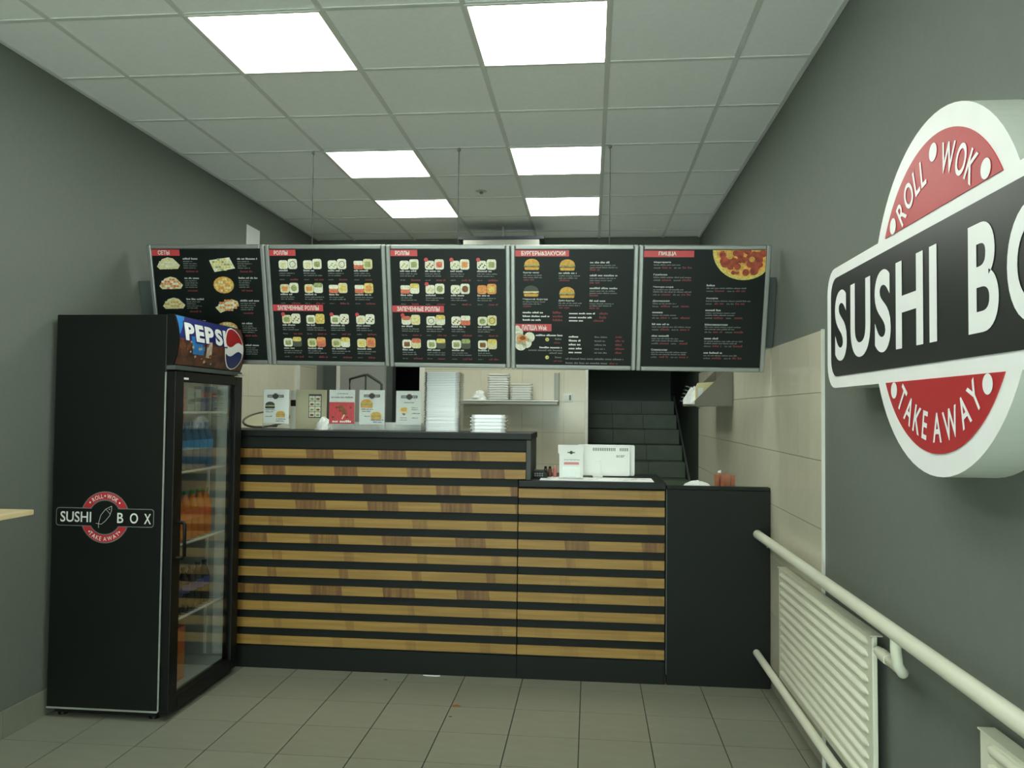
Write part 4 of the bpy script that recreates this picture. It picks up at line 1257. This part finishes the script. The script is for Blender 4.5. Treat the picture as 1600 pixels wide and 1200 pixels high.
def crumple(name, label, cat, loc, sx, sy, sz, mt, seed):
    R = random.Random(seed)
    t = thing(name, label, cat, loc)
    n, m = 12, 5
    vs, fs = [], []
    for j in range(m + 1):
        e = PI / 2 * j / m
        for i in range(n):
            a = 2 * PI * i / n
            k = 1 + R.uniform(-0.22, 0.22)
            vs.append((sx * math.cos(a) * math.cos(e) * k, sy * math.sin(a) * math.cos(e) * k, max(0, sz * math.sin(e) * (1 + R.uniform(-0.15, 0.15)))))
    for j in range(m):
        for i in range(n):
            fs.append((j * n + i, j * n + (i + 1) % n, (j + 1) * n + (i + 1) % n, (j + 1) * n + i))
    mb = MB().mesh(vs, fs, mt)
    mb.mesh(vs[:n], [tuple(range(n - 1, -1, -1))], mt)
    obj('sheet', mb, t)
    return t
crumple('plastic_bag', 'crumpled white plastic bag at the left on the back wall shelf', 'bag', (-1.04, 7.48, 1.630), 0.07, 0.05, 0.085, M_PAPER, 5)
so = thing('wall_switch', 'small white switch on the tiles right of the back wall shelf', 'switch', (-0.217, YB - 0.011, 1.665))
obj('switch_plate', MB().box(-0.045, 0.045, -0.008, 0.0, -0.04, 0.04, M_PLASTIC), so, bevel=0.003)
obj('switch_rocker', MB().box(-0.03, 0.005, -0.013, -0.008, -0.025, 0.025, M_TRIM), so, bevel=0.002)
obj('switch_button', MB().box(0.012, 0.03, -0.011, -0.008, -0.025, 0.025, M_PGREY), so)
# rack on the right wall with papers
M_RACK = smat('rack_grey', (112, 110, 96), rough=0.5)
rk = thing('wall_rack', 'grey metal rack with slanted side plates on the right kitchen wall', 'rack', (0.88, 6.25, 1.585))
gus = [(-0.14, 0.0), (0.125, 0.0), (0.125, 0.29), (0.115, 0.29), (-0.14, 0.035)]
for y, nm in ((-0.38, 0), (0.37, 1)):
    obj('side_plate', MB().prism(gus, y, y + 0.006, M_RACK), rk)
obj('rack_floor', MB().box(-0.14, 0.125, -0.374, 0.37, 0.0, 0.012, M_RACK), rk)
obj('rack_back', MB().box(0.119, 0.125, -0.374, 0.37, 0.012, 0.29, M_RACK), rk)
pp = thing('paper_packet', 'yellowish paper packet leaning in the rack on the right wall', 'packet', (0.80, 6.02, 1.597))
obj('packet_body', MB().prism([(-0.035, 0.0), (0.03, 0.03), (0.115, 0.16), (0.10, 0.165), (-0.02, 0.155), (-0.035, 0.12)], -0.01, 0.03, smat('yellow_paper', (222, 214, 160), rough=0.7)), pp)
obj('packet_label', MB().prism([(-0.02, 0.05), (0.01, 0.06), (0.02, 0.12), (-0.02, 0.12)], -0.0115, -0.01, M_PAPER), pp)
crumple('napkin_pile', 'white crumpled napkins hanging over the front of the wall rack', 'napkins', (0.765, 6.10, 1.598), 0.075, 0.05, 0.12, M_PAPER, 9)
for k in range(5):
    t = thing('foil_sheet', '%s thin clear sheet from the bottom poking out of the wall rack' % ordinal(k + 1), 'sheet', (0.74, 6.22 + 0.012 * k, 1.60 + 0.032 * k), (0, 0.35, 0), group='clear sheets in the wall rack')
    obj('sheet', MB().box(-0.07 + 0.012 * k, 0.09, -0.06, 0.06, 0, 0.002, M_LID), t)

# ================================================================== ITEMS ON THE TALL COUNTER
ZT = 1.4052
def logo_print(mb, cx, cz, s, y):
    mb.rect(cx - s, cx + s, cz - s * 0.16, cz + s * 0.16, y, M_PDARK)
    mb.flat(disc(cx, cz, s * 0.36, None, 14), y - 0.0003, M_PDARK)
    mb.ring(cx, cz, s * 0.30, s * 0.34, 0.7, PI - 0.7, y - 0.0006, M_MENURED, 8)
    text(mb, 'SUSHI', cx - s * 0.92, cx - s * 0.4, cz - s * 0.09, cz + s * 0.09, y - 0.0006, M_PRINT, 0.01)
    text(mb, 'BOX', cx + s * 0.42, cx + s * 0.92, cz - s * 0.09, cz + s * 0.09, y - 0.0006, M_PRINT, 0.01)
def stand(label, loc, w, h):
    t = thing('menu_stand', label, 'menu stand', loc)
    obj('acrylic_base', MB().box(-w / 2, w / 2, -0.03, 0.03, 0, 0.004, M_CLEAR).box(-w / 2, w / 2, -0.006, 0.006, 0.004, 0.04, M_CLEAR), t)
    obj('acrylic_sheet', MB().box(-w / 2, w / 2, -0.003, -0.001, 0.03, h, M_CLEAR), t)
    card = obj('card', MB().box(-w / 2 + 0.003, w / 2 - 0.003, 0.0, 0.002, 0.036, h - 0.003, M_PAPER), t)
    return t, card
def mini_burger(mb, cx, cz, w, y, dark=False):
    h = w * 0.7
    mb.flat(rrect(cx - w / 2, cx + w / 2, cz - h / 2, cz - h * 0.1, h * .15, 3), y, M_BUN if not dark else M_PDARK)
    mb.flat(rrect(cx - w / 2, cx + w / 2, cz - h * 0.18, cz + h * 0.08, h * .06, 3), y - 0.0003, M_GREEN)
    mb.flat([(cx - w / 2, cz + 0.0)] + [(cx - w / 2 * math.cos(t * PI / 6), cz + h * .5 * math.sin(t * PI / 6)) for t in range(1, 6)] + [(cx + w / 2, cz)][::1], y - 0.0005, M_BUN if not dark else M_PDARK)
def flipfix(mb):
    return mb
RS = random.Random(77)
YC = -0.0036
t, card = stand('leftmost small menu stand with a dark and a pale burger, on the tall counter', (-1.933, 4.82, ZT), 0.168, 0.25)
mb = MB(); logo_print(mb, -0.004, 0.205, 0.052, YC)
mini_burger(mb, -0.038, 0.150, 0.062, YC, True); mini_burger(mb, 0.03, 0.095, 0.058, YC)
for (x, z, w) in ((-0.07, 0.118, 0.06), (-0.065, 0.106, 0.05), (-0.065, 0.078, 0.04), (0.0, 0.062, 0.06), (0.0, 0.05, 0.05)):
    scribble(mb, x, z, w, 0.006, YC, M_PDARK, RS)
obj('card_print', mb, card)
t, card = stand('small menu stand with a red ice cream poster, on the tall counter', (-1.516, 4.82, ZT), 0.166, 0.25)
mb = MB()
mb.rect(-0.079, 0.079, 0.040, 0.172, YC, smat('poster_red', (190, 62, 66), rough=0.4, noise=0.12, scale=60))
mb.flat([(-0.004 - 0.022, 0.142), (0.018, 0.095), (0.040, 0.103), (0.004, 0.152), (-0.012, 0.155)], YC - 0.0004, M_BROWN)
mb.flat([(0.012, 0.098), (-0.002, 0.07), (0.006, 0.068), (0.022, 0.098)], YC - 0.0003, M_CREAM)
for q in range(6):
    mb.flat(disc(-0.055 + 0.022 * q, 0.08 + 0.02 * ((q * 3) % 4), 0.008, 0.006, 8), YC - 0.0002, M_PRICE)
scribble(mb, -0.058, 0.048, 0.116, 0.014, YC - 0.0004, M_PRINT, RS, 0.012)
scribble(mb, -0.03, 0.222, 0.07, 0.006, YC, M_PGREY, RS)
scribble(mb, -0.068, 0.198, 0.135, 0.009, YC, M_PGREY, RS)
obj('card_print', mb, card)
t, card = stand('small menu stand with two pale burgers, right of the red poster stand', (-1.329, 4.82, ZT), 0.164, 0.25)
mb = MB(); logo_print(mb, 0.0, 0.212, 0.05, YC)
mini_burger(mb, -0.032, 0.165, 0.075, YC); mini_burger(mb, 0.028, 0.093, 0.066, YC)
for (x, z, w) in ((-0.065, 0.128, 0.07), (-0.06, 0.115, 0.05), (-0.045, 0.085, 0.03), (-0.005, 0.063, 0.075), (0.01, 0.05, 0.05)):
    scribble(mb, x, z, w, 0.006, YC, M_PDARK, RS)
obj('card_print', mb, card)
t, card = stand('small menu stand with one serving of fries, beside the tall lid stack', (-1.101, 4.82, ZT), 0.160, 0.247)
mb = MB(); logo_print(mb, 0.004, 0.208, 0.05, YC)
scribble(mb, -0.025, 0.170, 0.06, 0.007, YC, M_PGREY, RS)
mb.flat(disc(-0.028, 0.128, 0.028, 0.02, 14), YC, M_CREAM)
mb.flat(disc(-0.028, 0.13, 0.02, 0.013, 10), YC - 0.0003, M_BUN)
mb.flat([(-0.04, 0.11), (-0.018, 0.108), (-0.022, 0.095), (-0.034, 0.096)], YC, M_PGREY)
for (x, z, w, mt) in ((0.02, 0.14, 0.04, M_PGREY), (0.02, 0.128, 0.04, M_PGREY), (0.022, 0.105, 0.045, M_PDARK), (-0.05, 0.078, 0.045, M_PGREY), (0.02, 0.078, 0.04, M_PGREY), (-0.05, 0.065, 0.045, M_PGREY)):
    scribble(mb, x, z, w, 0.006, YC, mt, RS)
obj('card_print', mb, card)
# beige folder with photo strip, behind
bf = thing('leaflet_box', 'beige card folder with a strip of food photos, on the tall counter', 'folder', (-1.772, 4.98, ZT))
obj('folder_body', MB().box(-0.097, 0.097, 0.0, 0.03, 0.0, 0.25, M_BEIGE), bf, bevel=0.002)
mb = MB()
mb.rect(-0.012, 0.072, 0.072, 0.222, -0.0006, M_PDARK)
for i in range(2):
    for j in range(4):
        x0, z0 = -0.008 + 0.039 * i, 0.078 + 0.034 * j
        mb.rect(x0, x0 + 0.036, z0, z0 + 0.031, -0.0010, M_RICE)
        mb.flat(disc(x0 + 0.018, z0 + 0.012, 0.013, 0.007, 8), -0.0014, M_GREEN if (i + j) % 2 else M_BROWN)
obj('photo_strip', mb, bf)
obj('folder_clip', MB().box(-0.130, -0.098, -0.004, 0.02, 0.145, 0.185, M_RUBBER), bf, bevel=0.002)
obj('folder_spine', MB().box(-0.13, -0.098, 0.005, 0.015, 0.0, 0.245, M_TRIM), bf)
crumple('paper_wrap', 'crumpled white paper next to the red poster stand', 'paper', (-1.66, 4.92, ZT), 0.055, 0.04, 0.075, M_PAPER, 14)
tr = thing('white_tray', 'long white tray lying behind the small menu stands', 'tray', (-1.36, 5.03, ZT))
obj('tray_body', MB().prism([(-0.30, 0.0), (0.30, 0.0), (0.31, 0.045), (0.302, 0.045), (0.295, 0.008), (-0.295, 0.008), (-0.302, 0.045), (-0.31, 0.045)], -0.07, 0.07, M_PLASTIC), tr)
obj('tray_rim', MB().box(-0.31, 0.31, -0.078, -0.07, 0.0, 0.05, M_PLASTIC), tr)
# round tray with a dark rim, tilted towards the guests
rt = thing('round_tray', 'round pale tray with a dark rim half hidden by the fridge', 'tray', (-2.085, 5.04, ZT + 0.053), (math.radians(20), 0, 0))
obj('tray_disc', MB().lathe([(0.13, 0.0), (0.138, 0.006)], 36, smat('tray_pale', (196, 192, 160), rough=0.5)), rt)
rim = MB().tube([(0.142 * math.cos(2 * PI * i / 36), 0.142 * math.sin(2 * PI * i / 36), 0.008) for i in range(37)], 0.0075, smat('tray_rim', (84, 80, 62), rough=0.5), 8, caps=False)
obj('tray_rim', rim, rt)
obj('tray_foot', MB().box(-0.05, 0.05, 0.035, 0.05, -0.062, 0.0, M_DARKGREY), rt)
# the tall stack of clear lids and the low stack
def lid_mesh(w, d, h):
    mb = MB()
    mb.prism(rrect(-w / 2, w / 2, -d / 2, d / 2, 0.03, 4), 0.0, 0.0022, M_LID, axis='z')
    mb.prism(rrect(-w / 2 + 0.006, w / 2 - 0.006, -d / 2 + 0.006, d / 2 - 0.006, 0.028, 4), 0.0022, h - 0.0006, M_LID, axis='z')
    return mb
lm = lid_mesh(0.232, 0.18, 0.0102)
lab_first = 'clear plastic tray lid in the tall stack on the counter'
first = None
NL = 35
for k in range(NL):
    o = obj('tray_lid', lm if first is None else first.data, None, (-0.898 + rnd.uniform(-0.002, 0.002), 4.90 + rnd.uniform(-0.003, 0.003), ZT + 0.0103 * k))
    first = first or o
    tag(o, 'topmost clear tray lid of the tall stack on the counter' if k == NL - 1 else '%s clear tray lid from the top of the tall stack' % ordinal(NL - k), 'lid', 'tall stack of clear tray lids')
lm2 = MB().prism(rrect(-0.115, 0.115, -0.085, 0.085, 0.035, 5), 0.0, 0.005, M_LID, axis='z')
lm2.prism(rrect(-0.108, 0.108, -0.078, 0.078, 0.03, 5), 0.005, 0.0205, M_LID, axis='z')
f2 = None
for k in range(5):
    o = obj('tray_lid', lm2 if f2 is None else f2.data, None, (-0.612, 4.88, ZT + 0.021 * k))
    f2 = f2 or o
    tag(o, '%s clear container from the top of the low wrapped stack' % ordinal(5 - k), 'container', 'low stack of clear containers')

# ================================================================== ITEMS ON THE LOW COUNTER
ZW = 1.1352
mt_ = thing('counter_mat', 'white printed mat lying on the low counter under the till', 'mat', (0.033, 4.80, ZW))
obj('mat_sheet', MB().box(-0.325, 0.33, -0.12, 0.12, 0, 0.003, M_PAPER), mt_)
mb = MB()
for q in range(18):
    x, y = RS.uniform(-0.3, 0.28), RS.uniform(-0.10, 0.09)
    mb.face([(x, y, 0.0034), (x + RS.uniform(.01, .05), y, 0.0034), (x + .03, y + 0.012, 0.0034), (x, y + 0.012, 0.0034)], M_PGREY if q % 3 else M_PDIM)
obj('mat_print', mb, mt_)
ZM_ = ZW + 0.0035
mon = thing('till_monitor', 'white till monitor seen from its back on the low counter', 'monitor', (0.09, 4.97, ZW))
obj('rear_cover', MB().prism(rrect(-0.158, 0.148, 0.012, 0.19, 0.012, 4), -0.03, 0.0, M_PLASTIC), mon, bevel=0.006)
obj('front_bezel', MB().prism(rrect(-0.168, 0.178, 0.012, 0.198, 0.01, 4), 0.0, 0.02, M_PLASTIC), mon, bevel=0.003)
vs_ = MB()
for k in range(20):
    if k in (13, 14): continue
    x = -0.075 + 0.0108 * k
    vs_.box(x, x + 0.0055, -0.0312, -0.029, 0.162, 0.181, M_PDIM)
obj('vent_slots', vs_, mon)
obj('foot', MB().box(-0.075, -0.015, -0.045, 0.05, 0.0, 0.012, M_PLASTIC).prism([(-0.068, 0.012), (-0.022, 0.012), (-0.03, 0.10), (-0.06, 0.10)], -0.04, -0.031, M_PLASTIC), mon, bevel=0.002)
mb = MB(); text(mb, 'acer', 0.066, 0.118, 0.124, 0.138, -0.0306, M_PGREY, 0.01)
obj('lettering', mb, mon)
ps_ = thing('promo_stand', 'white clear-fronted promo card stand in front of the till monitor', 'card stand', (-0.113, 4.80, ZM_))
obj('stand_base', MB().box(-0.072, 0.072, -0.03, 0.03, 0, 0.004, M_CLEAR), ps_)
pc_ = obj('card', MB().prism([(-0.070, 0.004), (0.070, 0.004), (0.070, 0.150), (0.076, 0.155), (0.076, 0.198), (-0.078, 0.198), (-0.078, 0.150), (-0.070, 0.145)], 0.0, 0.003, M_PAPER), ps_)
mb = MB()
mb.rect(-0.022, 0.022, 0.150, 0.156, -0.0008, M_PDARK); mb.flat(disc(0, 0.153, 0.010, None, 12), -0.0010, M_PDARK)
mb.rect(-0.042, 0.046, 0.082, 0.096, -0.0008, smat('promo_pink', (206, 130, 128), rough=0.5))
scribble(mb, -0.042, 0.108, 0.09, 0.005, -0.0008, M_PGREY, RS)
obj('card_print', mb, pc_)
obj('pocket', MB().box(-0.05, 0.055, -0.014, -0.012, 0.004, 0.07, M_CLEAR), ps_)
ct = thing('card_terminal', 'dark card payment terminal lying beside the tall counter end', 'terminal', (-0.305, 4.86, ZW))
obj('terminal_body', MB().prism([(-0.05, 0.0), (0.05, 0.0), (0.05, 0.03), (0.03, 0.045), (-0.03, 0.045), (-0.05, 0.02)], -0.05, 0.06, M_RUBBER), ct, bevel=0.003)
kp = MB()
for i in range(4):
    for j in range(2): kp.box(-0.026 + 0.014 * i, -0.016 + 0.014 * i, -0.052, -0.05, 0.012 + 0.012 * j, 0.02 + 0.012 * j, M_PGREY)
obj('keypad', kp, ct)
def sauce(label, x, col, capcol, h=0.062):
    t = thing('sauce_bottle', label, 'bottle', (x, 4.90, ZM_))
    obj('bottle_body', MB().lathe([(0.011, 0), (0.012, 0.004), (0.012, h * .7), (0.008, h * .8)], 12, col), t)
    obj('cap', MB().lathe([(0.009, 0), (0.007, h * .22)], 10, capcol, (0, 0, h * .8)), t)
sauce('small green-black bottle beside the card terminal', -0.270, smat('bottle_green', (62, 60, 40), rough=0.3), M_RUBBER)
sauce('small brown bottle between the green-black and pink ones', -0.243, smat('bottle_brown', (98, 58, 40), rough=0.3), M_RUBBER)
sauce('small pink bottle next to the promo card stand', -0.213, smat('bottle_pink', (186, 104, 100), rough=0.3), smat('cap_pink', (190, 140, 130), rough=0.4), 0.066)
# on the work table behind the front panel
ZE = 1.0405
crumple('napkin', 'white crumpled napkin pile peeking over the black front panel', 'napkin', (0.632, 4.86, ZE), 0.125, 0.06, 0.086, M_PAPER, 21)
tb2 = thing('packet_tub', 'tub of reddish brown packets peeking over the black front panel', 'tub', (0.797, 4.95, ZE))
obj('tub_wall', MB().lathe([(0.05, 0), (0.056, 0.002), (0.062, 0.045)], 18, M_CLEAR, caps=False), tb2)
obj('tub_floor', MB().lathe([(0.05, 0.0), (0.05, 0.003)], 18, M_PLASTIC), tb2)
M_TERRA = smat('packet_terracotta', (164, 98, 68), rough=0.5, noise=0.15, scale=40)
for k, (x, y, hh, an) in enumerate(((-0.042, -0.02, 0.128, -0.12), (-0.014, -0.032, 0.122, 0.05), (0.015, -0.03, 0.130, -0.05), (0.043, -0.018, 0.124, 0.12), (-0.02, 0.01, 0.134, 0), (0.02, 0.012, 0.132, 0.03))):
    pkx = MB().prism([(x - 0.0125, 0.004), (x + 0.0125, 0.004), (x + 0.0125 + an * 0.05, hh), (x - 0.0125 + an * 0.05, hh)], y - 0.008, y + 0.008, M_TERRA)
    obj('packet', pkx, tb2, bevel=0.002)
obj('receipt', MB().prism([(-0.034, 0.1), (-0.010, 0.105), (-0.014, 0.15), (-0.032, 0.145)], 0.022, 0.024, M_PAPER), tb2)

# ================================================================== SMALL THINGS ON THE FLOOR
def blot(name, label, cat, x, y, s, mt, seed, thick=0.0012):
    R = random.Random(seed)
    P = [(s * math.cos(2 * PI * i / 12) * R.uniform(.5, 1.2) * 1.7, s * math.sin(2 * PI * i / 12) * R.uniform(.5, 1.2)) for i in range(12)]
    o = obj(name, MB().prism(P, 0.0, thick, mt, axis='z'), None, (x, y, 0.0))
    tag(o, label, cat)
M_STAIN = smat('orange_stain', (150, 84, 36), rough=0.5, noise=0.3, scale=60)
blot('sauce_stain', 'orange brown sauce stain on the floor tiles before the counter', 'stain', -0.684, 4.198, 0.018, M_STAIN, 4)
blot('dirt_speck', 'small dark speck on a floor tile just below the sauce stain', 'dirt', -0.69, 4.05, 0.006, M_PDARK, 5)
blot('dirt_speck', 'dark speck on the floor near the left end of the counter', 'dirt', -1.15, 4.55, 0.007, M_PDARK, 6)
ps3 = obj('paper_scrap', MB().prism([(-0.05, -0.004), (-0.03, -0.012), (0.03, -0.014), (0.05, -0.006), (0.05, 0.0), (0.03, -0.005), (-0.03, -0.004)], 0.0, 0.004, M_PAPER, axis='z'), None, (-0.905, 4.655, 0.0))
tag(ps3, 'thin white plastic scrap on the floor at the foot of the counter', 'scrap')
